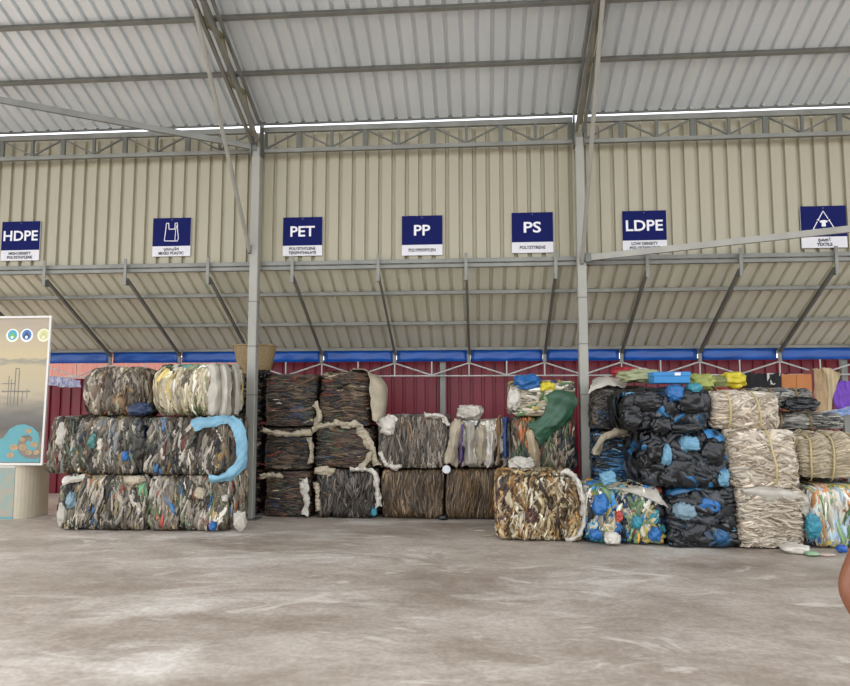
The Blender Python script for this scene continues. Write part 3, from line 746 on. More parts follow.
bt = bale((318, 372), YC + .02, 1.30, 2.09, .98, [(c, w_ * (1.6 if i in (4, 6, 10) else 1)) for i, (c, w_) in enumerate(PETDK)], 'dark reddish-brown layered bale at the top with a cream wrap on its right', K_PET, 1700, group=g, r=.06, **HOR)
bm_ = bale((312, 374), YC - .04, .70, 1.295, 1.0, PETDK, 'dark layered bale between cream wraps, second of its column from the floor', K_PET, 1500, group=g, r=.06, **HOR)
bb_ = bale((314, 378), YC - .06, 0, .695, 1.0, DKGREY, 'dark grey bale of upright film at the floor with a white wrap border', K_GRY, 1300, r=.06, ang=(0, 18), L=(.1, .35), W=(.012, .04), puff=(.008, .03), lift=(-.02, .02), tilt=.9)
q = YC - .05
# cream wraps between the dark bales
patch('cream_wrap', [[C3(355, 368, q + .1), C3(352, 369, q + .4), C3(350, 371, q + .8)], [C3(366, 370, q), C3(370, 372, q + .3), C3(375, 374, q + .8)], [C3(369, 380, q - .03), C3(384, 384, q + .2), C3(387, 386, q + .8)],
                     [C3(370, 398, q - .03), C3(385, 402, q + .15), C3(387, 402, q + .8)], [C3(372, 412, q - .03), C3(384, 415, q + .1), C3(386, 414, q + .8)], [C3(373, 421, q - .02), C3(380, 422, q + .05), C3(384, 424, q + .8)]],
      CREAMWRAP, bt, .012, 10, .006, 34, 16, 3)
def strip(pts, y, wd, m, par, seed, depth=.0):
    """narrow folded band of wrap sheet following a pixel path"""
    rows = []; rs = random.Random(seed)
    for i, (a, b_) in enumerate(pts):
        j = min(i + 1, len(pts) - 1); k = max(i - 1, 0)
        dx, dy = pts[j][0] - pts[k][0], pts[j][1] - pts[k][1]; l = math.hypot(dx, dy) or 1
        kf = rs.uniform(.65, 1.45); kf *= .72; nx, ny = -dy / l * wd / 2 * kf, dx / l * wd / 2 * kf
        rows.append([C3(a - nx, b_ - ny, y + .02), C3(a, b_, y - rs.uniform(-.01, .03)), C3(a + nx, b_ + ny, y + rs.uniform(0, .05))])
    return patch('wrap_strip', rows, m, par, .022, 26, .003, 16 * len(pts), 16, seed, jag=.045)
strip([(262, 430), (278, 433), (296, 434), (311, 431)], q, 6, CREAMWRAP, bmid, 11)
strip([(313, 429), (328, 425), (345, 424), (362, 426)], q, 6, CREAMWRAP, bm_, 10)
strip([(315, 402), (318, 410), (319, 418), (314, 426)], q, 7, CREAMWRAP, bd, 12)
strip([(360, 427), (366, 437), (372, 448), (375, 460), (377, 465)], q - .02, 9, CREAMWRAP, bm_, 13)
strip([(371, 452), (366, 462), (362, 468)], q - .03, 5, CREAMWRAP, bm_, 14)
strip([(310, 436), (311, 450), (310, 464)], q, 3, CREAMWRAP, bm_, 15)
strip([(313, 470), (324, 472), (336, 471)], q - .02, 9, CREAMWRAP, bb_, 16)
strip([(350, 470), (362, 469), (373, 472), (377, 484), (378, 498), (377, 508)], q - .03, 5, WHITEBAG, bb_, 17)
strip([(316, 480), (317, 492), (318, 505), (318, 512)], q - .03, 5, CREAMWRAP, bb_, 18)
strip([(302, 478), (306, 485), (304, 492), (307, 500), (306, 516)], q - .05, 9, WHITEBAG, blow, 19)
strip([(261, 475), (270, 475), (282, 477)], q, 3, CREAMWRAP, blow, 20)
for (x, y, s_, m) in ((374, 512, .10, TEALBAG), (303, 485, .11, WHITEBAG)):
    bag('small_bag', C3(x, y, q - .04), (s_, .08, s_ * 1.2), m, bb_, int(x))
bag('dark_bag', C3(263, 374, YC + .1), (.26, .3, .13), BLACKBAG, bd, 9)

# ------------------------------------------------------------------ grey and brown bales in the middle
b = bale((377, 449), YC, .70, 1.46, 1.0, GREYV, 'grey bale of upright crumpled film above a brown bale in the middle', K_GRY, 1900, r=.06, ang=(0, 11), L=(.12, .45), W=(.014, .05), puff=(.01, .04), lift=(-.02, .02), tilt=.9)
strip([(380, 419), (385, 424), (390, 421), (394, 416)], YC - .04, 12, WHITEBAG, b, 23)
bag('white_bag', C3(388, 426, YC - .04), (.22, .14, .28), WHITEBAG, b, 24)
strip([(424, 416), (435, 415), (444, 417), (447, 424)], YC - .03, 5, WHITEBAG, b, 25)
strip([(381, 452), (384, 462), (392, 467), (404, 466)], YC - .03, 3, WHITEBAG, b, 26)
bale((380, 444), YC, 0, .695, 1.0, BROWNV, 'brown bale of upright film strips at the floor under the grey bale', K_BRN, 1900, r=.06, ang=(0, 9), L=(.15, .5), W=(.012, .035), puff=(.008, .03), lift=(-.02, .02), tilt=.9)
bale((445, 499), YC, 0, .70, 1.0, BROWNV, 'brown bale of upright film strips at the floor under the white sacks', K_BRN, 1800, r=.06, ang=(0, 7), L=(.15, .5), W=(.012, .03), puff=(.008, .03), lift=(-.02, .02), tilt=.9)
b = bale((447, 516), YC, .705, 1.40, 1.0, SACKS, 'bale of bunched white and cream sacks above a brown bale', K_GRY, 420, r=.16, bulge=.06, ang=(0, 14), L=(.25, .6), W=(.05, .14))
q = YC - .06
def sack(par, x0, y0, x1, y1, wd, yq, m, seed, nm='folded_sack'):
    mx_, my_ = (x0 + x1) / 2, (y0 + y1) / 2
    patch(nm, [[C3(x0 - wd * .35, y0, yq + .06), C3(x0, y0 - 1, yq), C3(x0 + wd * .35, y0, yq + .06)], [C3(x0 - wd * .5, y0 + 5, yq + .05), C3(x0, y0 + 4, yq - .06), C3(x0 + wd * .5, y0 + 5, yq + .05)],
               [C3(mx_ - wd * .5, my_, yq + .05), C3(mx_, my_, yq - .08), C3(mx_ + wd * .5, my_, yq + .05)], [C3(x1 - wd * .35, y1 - 3, yq + .05), C3(x1, y1 - 3, yq - .05), C3(x1 + wd * .35, y1 - 3, yq + .05)],
               [C3(x1 - wd * .2, y1, yq + .08), C3(x1, y1, yq + .04), C3(x1 + wd * .2, y1, yq + .08)]], m, par, .035, 14, .004, 30, 18, seed, st=(1.7, 1, .45), jag=.06)
sack(b, 458, 420, 451, 465, 17, q, CREAMWRAP, 31); sack(b, 470, 422, 470, 466, 12, q, GREYWRAP, 32); sack(b, 482, 424, 482, 465, 12, q, CREAMWRAP, 33)
sack(b, 492, 430, 491, 466, 9, q, WHITEBAG, 34); sack(b, 506, 416, 505, 458, 9, q, mat('blue_cloth', '#4a5f96', .6, 0, .2, 6), 35); sack(b, 462, 424, 461, 462, 5, q - .01, mat('purple_cloth', '#5f4a80', .6, 0, .2, 6), 36)
bag('white_bag', C3(470, 412, YC + .18), (.42, .35, .22), WHITEBAG, b, 37)
sack(b, 499, 417, 499, 464, 7, q, mat('brown_cloth', '#8a6a45', .6, 0, .2, 6), 38)
t = empty('round_lid', C3(446.5, 469.5, YC - .05), 'small round white lid lodged between the middle bales', 'lid')
v = []
for rr, yy in ((0.02, -.012), (.05, -.012), (.058, -.006), (.06, .006), (.055, .012)):
    v += [(rr * math.cos(i * math.pi / 12), yy, rr * math.sin(i * math.pi / 12)) for i in range(24)]
f = [(k * 24 + i, k * 24 + (i + 1) % 24, (k + 1) * 24 + (i + 1) % 24, (k + 1) * 24 + i) for k in range(4) for i in range(24)] + [tuple(range(23, -1, -1)), tuple(range(96, 120))]
me = bpy.data.meshes.new('lid_disc'); me.from_pydata(v, [], f); link('disc', me, mat('white_lid_plastic', '#d5d9da', .4, 0, .06), t)

# ------------------------------------------------------------------ tan bale in front, green bales behind it
bale((496, 583), 8.42, 0, .77, .98, TANV, 'tan and cream bale of crumpled paper-like film in front of the right post', K_TAN, 1700, amp=.06, r=.12, bulge=.03, ang=(0, 22), L=(.1, .34), W=(.025, .075), puff=(.02, .06), lift=(-.03, .03), curl=.03, tilt=1.)
tan_ = [o for o in COL.objects if o.get('label', '').startswith('tan and cream')][0]
strip([(560, 472), (571, 474), (579, 484), (583, 500), (585, 516), (580, 534), (566, 541)], 8.40, 4, WHITEBAG, tan_, 51)
bale(None, 9.55, 0, .70, .9, GREENV, 'bale hidden behind the tan front bale', K_GRY, 200, xw=(.36, 1.30), **VERT)
b = bale((511, 577), 9.55, .705, 1.44, .95, GREENV, 'dark green and brown mixed bale behind the tan bale', K_MIX, 1100, r=.1, **VERT)
sack(b, 532, 428, 537, 470, 15, 9.48, mat('tan_sack', '#b5a183', .55, 0, .2, 6, .3, 40), 55)
u = bale((508, 577), 9.55, 1.445, 1.93, .95, LAYER, 'bale of folded white and cream layers topped with a blue bag', K_CRM, 620, r=.1, ang=(90, 13), L=(.2, .5), W=(.03, .08))
q = 9.48
_gs = patch('green_sheet', [[C3(545, 385, q + .3), C3(560, 383, q + .3), C3(574, 386, q + .3)], [C3(546, 394, q), C3(561, 392, q - .02), C3(577, 396, q)], [C3(548, 406, q + .0), C3(562, 410, q - .04), C3(576, 412, q)],
                      [C3(536, 420, q), C3(552, 424, q - .06), C3(566, 424, q)], [C3(526, 424, q), C3(538, 432, q - .06), C3(552, 436, q)], [C3(530, 430, q + .02), C3(538, 442, q - .05), C3(546, 444, q + .02)]], GREENTARP, None, .03, 9, .005, 36, 26, 56)
tag(_gs, 'dark green plastic sheet draped over the front of the white layered bale', 'sheet')
bag('blue_bag', C3(527, 383, 9.65), (.44, .4, .26), BLUEBAG, u, 57); bag('yellow_bag', C3(547, 387, 9.58), (.26, .2, .16), YELLOWBAG, u, 58)
bag('white_bag', C3(514, 400, 9.55), (.2, .2, .32), WHITEBAG, u, 59)
add_layer(u, 120, CONFET, 60, fw=(.2, .001, .001, 5, .001), ang=(60, 50), L=(.12, .35), W=(.04, .1), lift=(0, .07))
bag('white_bag', C3(521, 466, 9.3), (.36, .3, .26), WHITEBAG, tan_, 61)

# ------------------------------------------------------------------ right of the right post
bale(None, 9.30, 0, .60, .9, BLUEBK, 'bale hidden behind the colourful front bale', K_BLK, 200, xw=(1.55, 2.45), **VERT)
b = bale((592, 668), 9.28, .605, 1.27, .9, BLUEBK, 'bale of blue and black layered film right of the right post', K_BLK, 1100, m=FILMG, r=.09, ang=(90, 13), L=(.15, .5), W=(.02, .06))
strip([(595, 456), (598, 447), (604, 438), (618, 433), (632, 430)], 9.22, 11, CREAMWRAP, b, 63)
b = bale((592, 648), 9.30, 1.275, 1.86, .9, DARKBR, 'dark brown and black bale with a white sheet on top', K_BLK, 900, m=FILMG, r=.09, ang=(90, 25), L=(.15, .4), W=(.02, .06))
q = 9.3
patch('white_sheet', [[C3(588, 394, q - .04), C3(590, 386, q + .1), C3(592, 380, q + .5)], [C3(600, 386, q - .04), C3(602, 380, q + .1), C3(603, 376, q + .5)], [C3(612, 385, q - .04), C3(614, 380, q + .1), C3(616, 377, q + .5)], [C3(625, 386, q - .03), C3(627, 384, q + .1), C3(628, 381, q + .5)]], WHITEBAG, b, .02, 8, .005, 22, 18, 64)
cb = bale((585, 667), 8.32, 0, .66, .9, CONFET, 'colourful bale of blue, cream and green bags at the floor right of the post', K_COL, 900, r=.12, ang=(0, 28), L=(.12, .36), W=(.03, .12), puff=(.02, .07), lift=(-.03, .03), curl=.03, tilt=.9)
for (x, y, w_, h_, m, s_) in ((600, 505, .19, .27, BLUEBAG, 65), (596, 534, .16, .12, BLUEBAG, 66), (608, 478, .2, .17, PALEBLUE, 67), (637, 522, .13, .16, TEALBAG, 68), (619, 516, .09, .14, mat('red_bag', '#b84a3c', .4, 0, .2), 69), (612, 538, .2, .15, WHITEBAG, 70), (655, 534, .14, .18, BLUEBAG, 72)):
    bag('bag', C3(x, y, 8.24), (w_, .14, h_), m, cb, s_)
q = 8.26
patch('clear_sheet', [[C3(604, 486, q + .5), C3(625, 486, q + .5), C3(650, 484, q + .5)], [C3(607, 487, q + .05), C3(630, 487, q + .05), C3(655, 487, q + .05)], [C3(618, 489, q - .01), C3(640, 495, q - .03), C3(662, 500, q)], [C3(640, 496, q), C3(655, 502, q - .02), C3(668, 508, q + .02)]], GREYWRAP, cb, .012, 9, .004, 26, 24, 73)

# black film column
BLKW = dict(ang=(50, 45), L=(.2, .6), W=(.06, .2), puff=(.03, .10), lift=(-.03, .07), curl=.04, tilt=.8)
g = 'black film bales'
k1 = bale((669, 734), 8.28, 0, .655, .92, BLACK, 'black film bale with blue bits at the floor, lowest of the black column', K_BLK, 800, amp=.075, group=g, m=FILMG, r=.07, **dict(BLKW, ang=(80, 25)))
k2 = bale((643, 727), 8.28, .66, 1.30, .95, BLACK, 'black film bale with pale blue bags, middle of the black column', K_BLK, 800, amp=.075, group=g, m=FILMG, r=.09, bulge=.02, **BLKW)
k3 = bale((624, 710), 8.32, 1.305, 1.75, .95, BLACK, 'black film bale under the blue box, top of the black column', K_BLK, 800, amp=.075, group=g, m=FILMG, r=.12, bulge=.02, **BLKW)
k2.location.z += .0
for par, lst in ((k3, ((648, 402, .36, .26, BLACKBAG), (632, 418, .26, .3, BLACKBAG), (690, 402, .36, .3, BLACKBAG), (662, 425, .3, .22, BLACKBAG), (683, 428, .4, .14, BLACKBAG), (675, 393, .24, .2, BLUEBAG), (694, 388, .18, .12, TEALBAG))),
                 (k2, ((655, 450, .22, .3, BLACKBAG), (666, 455, .13, .28, PALEBLUE), (689, 444, .26, .2, PALEBLUE), (712, 452, .28, .34, BLACKBAG), (680, 470, .34, .34, BLACKBAG), (668, 478, .26, .22, BLACKBAG), (722, 478, .16, .22, PALEBLUE))),
                 (k1, ((708, 505, .3, .2, BLUEBAG), (684, 510, .28, .22, mat('grey_blue_film', '#7d97a3', .35, 0, .3, 6, .5, 25)), (690, 535, .3, .2, BLACKBAG), (720, 535, .2, .22, mat('deep_blue_film', '#1f567f', .35, 0, .3, 6, .5, 25))))):
    for i, (x, y, w_, h_, m) in enumerate(lst):
        bag('film_bunch', C3(x, y, 8.22), (w_, .2, h_), m, par, int(x * 3 + y), .22, 6)
add_strap(k2, .12, mat('cream_string', '#d8cda8', .6, 0, .1), .012, .07)

# clear/cream film column
g = 'cream film bales'
CLRW = dict(ang=(86, 24), L=(.2, .6), W=(.014, .075), puff=(.012, .06), lift=(-.02, .05), curl=.03, tilt=1., clus=.1, dirt=.08)
c1 = bale((734, 806), 8.22, 0, .655, .95, CLEAR, 'cream clear-film bale of fine layers at the floor, lowest of the cream column', K_CLR, 2000, amp=.075, group=g, r=.08, **dict(CLRW, W=(.015, .055), ang=(90, 14), puff=(.01, .035)))
c2 = bale((727, 797), 8.24, .66, 1.31, .95, CLEAR, 'cream clear-film bale with a yellow strap, middle of the cream column', K_CLR, 2300, amp=.075, group=g, r=.1, bulge=.03, pinch=(.08,), **CLRW)
c3 = bale((711, 778), 8.30, 1.315, 1.74, .95, CLEAR, 'cream clear-film bale with two yellow straps, top of the cream column', K_CLR, 2000, amp=.075, group=g, r=.12, bulge=.03, pinch=(-.2, .12), **CLRW)
add_strap(c2, .08, STRAPY, .019, .15); add_strap(c3, -.2, STRAPY, .019, .15); add_strap(c3, .12, STRAPY, .019, .15)
patch('film_skirt', [[C3(745, 486, 8.5), C3(765, 485, 8.5), C3(790, 486, 8.5), C3(806, 492, 8.5)], [C3(742, 489, 8.2), C3(765, 488, 8.16), C3(790, 490, 8.16), C3(808, 497, 8.2)], [C3(748, 496, 8.19), C3(768, 499, 8.13), C3(790, 500, 8.14), C3(808, 512, 8.2)], [C3(756, 500, 8.21), C3(772, 506, 8.2), C3(796, 508, 8.2), C3(806, 522, 8.22)]], GREYWRAP, c1, .022, 9, .005, 28, 28, 80)
# right edge
s1 = bale((806, 880), 8.24, 0, .70, .95, STRIPE, 'bale of bright white, green and blue striped sacks at the right edge on the floor', K_CRM, 520, r=.12, ang=(8, 10), L=(.25, .6), W=(.03, .09))
bag('teal_bag', C3(813, 526, 8.20), (.17, .14, .28), TEALBAG, s1, 81)
rb = bale((794, 886), 8.30, .705, 1.32, .92, ROLL, 'bale of smooth beige film pinched by yellow straps at the right edge', K_CLR, 2400, r=.22, pinch=(-.46, -.26, -.01, .25), pd=.26, pw=.075, amp=.02, ang=(90, 5), L=(.12, .3), W=(.008, .024), lift=(-.02, .008), puff=(.004, .012), curl=.006, clus=0, dirt=.06)
for x in (-.46, -.26, -.01, .25): add_strap(rb, x, STRAPY, .018, .05)
for i, (a, b_) in enumerate(((0, .64), (.645, 1.27))):
    bale(None, 9.28, a, b_, .9, SLATE, 'bale hidden behind the cream column, ' + ('lower one on the floor', 'upper one under the grey bundles')[i], K_SLT, 200, xw=(3.25, 4.6), **VERT)
b = bale((757, 850), 9.26, 1.275, 1.52, .9, SLATE, 'grey film bundle with tan straps, lower of the two behind the cream bales', K_SLT, 1500, r=.11, pinch=(-.25, .12), pd=.2, pw=.07, ang=(90, 7), L=(.12, .32), W=(.01, .03), lift=(-.015, .015), puff=(.005, .018), curl=.01, clus=.25, dirt=.1)
for x in (-.25, .12): add_strap(b, x, STRAPB, .022, .05)
b = bale((755, 818), 9.26, 1.525, 1.84, .9, SLATE, 'grey film bundle with tan straps, upper of the two behind the cream bales', K_SLT, 1500, r=.14, pinch=(-.14, .16), pd=.2, pw=.07, ang=(90, 7), L=(.12, .32), W=(.01, .03), lift=(-.015, .015), puff=(.005, .018), curl=.01, clus=.25, dirt=.1)
for x in (-.14, .16): add_strap(b, x, STRAPB, .022, .05)
bag('black_film', C3(800, 404, 9.3), (.5, .2, .2), BLACKBAG, b, 84)

# ------------------------------------------------------------------ things on and behind the bales
# woven basket behind the left post
BC = P(254, 369, Y=10.35); bz = 2.085
t = empty('woven_basket', (BC.x, 10.38, bz), 'tan woven basket standing on dark bales behind the left post', 'basket')
nu, nv = 22, 96; V = []
for i in range(nu):
    k = i / (nu - 1); r0 = .22 + .10 * k ** .8
    for j in range(nv):
        a = 2 * math.pi * j / nv
        rr = r0 + .007 * math.sin(a * 24 + i * math.pi) ; V.append((rr * math.cos(a), rr * math.sin(a), .43 * k))
Fq = [(i * nv + j, i * nv + (j + 1) % nv, (i + 1) * nv + (j + 1) % nv, (i + 1) * nv + j) for i in range(nu - 1) for j in range(nv)]
BASK = mat('woven_rattan', '#a28a62', .7, 0, .35, 30, .4, 60)
o = link('woven_side', np_mesh('woven_side', V, Fq), BASK, t); md = o.modifiers.new('t', 'SOLIDIFY'); md.thickness = .012
def torus(name, r, rr, z, m, par):
    V = [((r + rr * math.cos(q)) * math.cos(a), (r + rr * math.cos(q)) * math.sin(a), z + rr * math.sin(q)) for a in np.linspace(0, 2 * math.pi, 48, endpoint=False) for q in np.linspace(0, 2 * math.pi, 8, endpoint=False)]
    Fq = [(i * 8 + j, ((i + 1) % 48) * 8 + j, ((i + 1) % 48) * 8 + (j + 1) % 8, i * 8 + (j + 1) % 8) for i in range(48) for j in range(8)]
    return link(name, np_mesh(name, V, Fq), m, par)
torus('rim', .322, .014, .43, BASK, t); torus('base_ring', .222, .012, .012, BASK, t)
MB().tube((0, 0, .004), (0, 0, .014), .222, 32).build('bottom', BASK, t)

def top(name, o, label, cat, group=None): tag(o, label, cat, group); return o
top('b', bag('clear_bag', C3(640, 384, 9.15), (.62, .4, .2), mat('greenish_clear_bag', '#a9ac84', .35, 0, .25, 6, .5, 25), None, 90), 'greenish clear bag of film lying behind the blue box', 'bag')
# blue box
p = P(671, 387, Y=8.62); t = empty('blue_box', (p.x, 8.70, 1.87), 'flat bright blue box with a white label on the black bales', 'box')
MB().box((-.215, -.14, 0), (.215, .14, .12)).build('tray', mat('blue_box_card', '#2f86c4', .45, 0, .12, 5), t, .01)
lid_ = MB().box((-.222, -.147, .085), (.222, .147, .14)).build('lid', mat('blue_box_card', '#2f86c4'), t, .008)
MB().box((.03, -.151, .095), (.10, -.146, .13)).build('white_label', WHITE, lid_)
for (x, y, Y, s_, m_, lb) in ((700, 391, 8.95, (.40, .35, .22), mat('lime_clear_bag', '#a6ad5a', .4, 0, .3, 6, .5, 25), 'pale lime film bag on the heap right of the blue box'),
                              (716, 391, 9.0, (.34, .3, .20), mat('olive_film', '#8a8f5c', .4, 0, .3, 6, .5, 25), 'olive green film bag between the lime bag and the yellow bag'),
                              (733, 389, 9.0, (.32, .3, .22), YELLOWBAG, 'bright yellow bag on top of the cream bales'),
                              (722, 396, 8.75, (.22, .2, .12), mat('dull_red_bag', '#8d2f25', .45, 0, .3), 'small dull red bag in front of the yellow bag')):
    top('b', bag('film_bag', C3(x, y, Y), s_, m_, None, int(x)), lb, 'bag', 'loose bags on the right heap')
top('b', bag('red_bag', C3(625, 378, 9.75), (.4, .3, .16), mat('crimson_bag', '#a31d2a', .45, 0, .3), None, 91), 'crimson bag lying behind the dark bale beside the right post', 'bag')
# cardboard panel + black cloth with a white patch behind
p = P(797, 398, Y=10.3); t = empty('cardboard_panel', (p.x, 10.3, 1.25), 'orange-brown cardboard panel standing behind the grey film bundles', 'cardboard')
for i in range(2):
    a = -.20 + .2 * i
    MB().box((a, -.012 - .01 * i, 0), (a + .2, .012 - .01 * i, .83)).build('board', mat('orange_card', '#b9743d', .7, 0, .15, 5, .2, 40), t)
MB().box((-.21, -.03, -.65), (.21, .1, 0)).build('base_carton', mat('orange_card', '#b9743d'), t)
t.location.z = 1.22
MB().box((-.3, -.1, -1.22), (.3, .2, -.64)).build('lower_carton', mat('brown_carton', '#8a6542', .7, 0, .15, 5), t)
def hang(name, px, Y, m, lb, cat, seed, wr=.03):
    """cloth hanging from the pipe truss: px rows of (x,y)"""
    rows = [[C3(x, y, Y + .03 * math.sin(2.1 * i + j)) for i, (x, y) in enumerate(r)] for j, r in enumerate(px)]
    return top(name, patch(name, rows, m, None, wr, 7, .006, 30, 30, seed, st=(2.2, 1, .5)), lb, cat)
hang('brown_cloth', [[(812, 370), (818, 368), (824, 370)], [(810, 385), (818, 384), (826, 386)], [(813, 405), (820, 405), (828, 406)], [(815, 420), (823, 421), (830, 420)]], 11.73, mat('beige_cloth', '#bfa27c', .8, 0, .25, 5, .3, 40), 'beige cloth hanging at the right in front of the red wall', 'cloth', 92)
hang('maroon_cloth', [[(806, 371), (810, 370), (814, 371)], [(803, 385), (809, 385), (814, 385)], [(808, 402), (812, 402), (816, 402)]], 11.73, mat('maroon_cloth', '#8a4a4c', .8, 0, .25, 5), 'maroon cloth hanging left of the beige cloth', 'cloth', 93)
hang('cream_shirt', [[(822, 368), (832, 369), (838, 373)], [(824, 377), (832, 378), (840, 376)], [(825, 395), (829, 396), (834, 396)], [(826, 412), (829, 413), (833, 413)]], 11.73, mat('cream_shirt_cloth', '#cdb994', .8, 0, .2, 5), 'cream shirt hanging right of the beige cloth', 'shirt', 94)
hang('purple_cloth', [[(836, 384), (845, 380), (856, 382)], [(834, 395), (845, 395), (858, 395)], [(838, 412), (846, 413), (858, 413)]], 11.73, mat('purple_cloth_bright', '#7d48c4', .6, 0, .25, 5), 'bright purple cloth hanging at the right edge', 'cloth', 95)
hang('black_cloth', [[(744, 374), (760, 373), (788, 374)], [(744, 384), (760, 383), (788, 384)], [(746, 398), (760, 398), (787, 398)]], 11.73, mat('black_cloth', '#1d1c20', .8, 0, .2, 5), 'black cloth hanging behind the grey film bundles', 'cloth', 96)
hang('white_cloth', [[(768, 373), (774, 372), (779, 373)], [(768, 380), (774, 381), (779, 378)], [(769, 384), (774, 385), (778, 380)]], 11.73, mat('white_cloth', '#d8d2c8', .8, 0, .1, 5), 'small white cloth hanging over the black cloth', 'cloth', 97)
hang('white_rag', [[(633, 367), (642, 368), (652, 371)], [(634, 369), (643, 372), (653, 374)], [(637, 371), (644, 374), (652, 376)]], 11.73, mat('white_cloth', '#d8d2c8'), 'white rag tied on the pipe truss above the clear bag', 'rag', 98, .02)
# blue and white sheeting lying over the grey bundles at the right
top('s', patch('blue_white_sheet', [[C3(822, 424, 9.35), C3(836, 420, 9.3), C3(852, 416, 9.3), C3(866, 416, 9.3)], [C3(822, 419, 9.6), C3(836, 414, 9.6), C3(852, 410, 9.6), C3(866, 410, 9.6)], [C3(824, 415, 9.9), C3(838, 411, 9.9), C3(852, 408, 9.9), C3(866, 408, 9.9)]],
               mat('blue_white_sheeting', '#dfe4ee', .45, 0, 0, 5, .4, 30, (1, 1, 1), .5, '#4a7fd0'), None, .05, 6, .006, 26, 30, 99), 'blue and white sheeting rumpled on the grey bundle at the right edge', 'sheet')

# ------------------------------------------------------------------ banner and its stand at the left
def banner_mat():
    m = bpy.data.materials.new('printed_sunset_banner'); m.use_nodes = True
    n = m.node_tree; b = n.nodes['Principled BSDF']; L = n.links.new; b.inputs['Roughness'].default_value = .45
    tc = n.nodes.new('ShaderNodeTexCoord'); sp = n.nodes.new('ShaderNodeSeparateXYZ'); L(tc.outputs['Object'], sp.inputs[0])
    mr = n.nodes.new('ShaderNodeMapRange'); mr.inputs[1].default_value = 0; mr.inputs[2].default_value = 1.98; L(sp.outputs[2], mr.inputs[0])
    ns = n.nodes.new('ShaderNodeTexNoise'); ns.inputs['Scale'].default_value = 5; ns.inputs['Detail'].default_value = 6
    mp = n.nodes.new('ShaderNodeMapping'); mp.inputs['Scale'].default_value = (.6, 1, 2.4); L(tc.outputs['Object'], mp.inputs[0]); L(mp.outputs[0], ns.inputs[0])
    ad = n.nodes.new('ShaderNodeMath'); ad.operation = 'MULTIPLY_ADD'; ad.inputs[1].default_value = .14; L(ns.outputs[0], ad.inputs[0]); L(mr.outputs[0], ad.inputs[2])
    su = n.nodes.new('ShaderNodeMath'); su.operation = 'SUBTRACT'; su.inputs[1].default_value = .07; L(ad.outputs[0], su.inputs[0])
    r = n.nodes.new('ShaderNodeValToRGB'); e = r.color_ramp.elements
    stops = [(0, '#6b6a68'), (.12, '#8a7a68'), (.24, '#57524d'), (.34, '#6c675f'), (.42, '#8d8474'), (.50, '#b3a58a'), (.70, '#b9a986'), (.735, '#8f8a7c'), (.76, '#c2b08a'), (.9, '#b7a78a'), (1, '#a89a86')]
    e[0].position = 0; e[0].color = (*lin(stops[0][1]), 1); e[1].position = 1; e[1].color = (*lin(stops[-1][1]), 1)
    for p_, c_ in stops[1:-1]: q = e.new(p_); q.color = (*lin(c_), 1)
    L(su.outputs[0], r.inputs[0]); L(r.outputs[0], b.inputs['Base Color'])
    return m
YB = 9.45
br, tr_ = P(42, 463, Y=YB), P(51, 318, Y=YB + .1)
zb, zt = br.z, tr_.z; xr0, xr1 = br.x, tr_.x; WB = 1.5
t = empty('printed_banner', (xr0, YB, zb), 'large printed banner with a hazy river scene and a teal wave at the far left', 'banner')
H = zt - zb; sh = (xr1 - xr0) / H
BM = banner_mat()
def bpt(u, v, off=0): return (u + sh * v, .1 * v / H - .012 - off, v)      # u from right edge to the left (negative), v up
def quad_part(name, pts, m, off, th=.004, par=None):
    k = len(pts); v = [bpt(a, b_, off) for a, b_ in pts]; v2 = [(x, y - th, z) for x, y, z in v]
    f = [tuple(range(k)), tuple(range(2 * k - 1, k - 1, -1))] + [(i, (i + 1) % k, k + (i + 1) % k, k + i) for i in range(k)]
    return MB().add(v + v2, f).build(name, m, par or t)
quad_part('printed_face', [(-WB, 0), (0, 0), (0, H), (-WB, H)], BM, 0, .006)
for pts in ([(-WB, H), (.0, H), (.0, H + .03), (-WB, H + .03)], [(-WB, -.03), (0, -.03), (0, 0), (-WB, 0)], [(0, -.03), (.03, -.03), (.03, H + .03), (0, H + .03)], [(-WB - .03, -.03), (-WB, -.03), (-WB, H + .03), (-WB - .03, H + .03)]):
    quad_part('white_frame', pts, mat('white_frame_paint', '#e2dfd8', .5, 0, .08), -.006, .03)
TEAL = mat('teal_print', '#5b9ea6', .45, 0, .12, 4)
def u_(px): return (px - 43) * YB / F * 1.0
def v_(py): return (463 - py) * YB / F
def wave_pts():
    out = [(0, 437), (6, 428), (14, 424), (22, 423), (31, 426), (38, 432), (40, 439), (38, 447), (33, 451), (27, 449), (24, 443), (27, 440), (31, 441), (32, 437), (28, 434), (21, 435), (17, 440), (16, 447), (19, 454), (26, 458), (36, 459), (41, 457), (41, 462), (0, 462), (-30, 462), (-30, 452)]
    return [(u_(a), v_(b_)) for a, b_ in out]
wp = wave_pts()
cu = bpy.data.curves.new('w', 'CURVE'); cu.dimensions = '2D'; cu.fill_mode = 'BOTH'; sp_ = cu.splines.new('POLY'); sp_.points.add(len(wp) - 1); sp_.use_cyclic_u = True
for i, (a, b_) in enumerate(wp): sp_.points[i].co = (a, b_, 0, 1)
cu.extrude = .001; co_ = bpy.data.objects.new('w', cu); COL.objects.link(co_); dg = bpy.context.evaluated_depsgraph_get(); dg.update()
wm = bpy.data.meshes.new_from_object(co_.evaluated_get(dg)); bpy.data.objects.remove(co_)
for v in wm.vertices: q = v.co.copy(); x, y, z = bpt(q.x, q.y, .0075); v.co = (x, y + q.z, z)
link('teal_wave', wm, TEAL, t)
def disc(name, px, py, r, m, off, sx=1., par=None):
    pts = [(u_(px) + r * sx * math.cos(a), v_(py) + r * math.sin(a)) for a in np.linspace(0, 2 * math.pi, 28, endpoint=False)]; return quad_part(name, pts, m, off, .001, par)
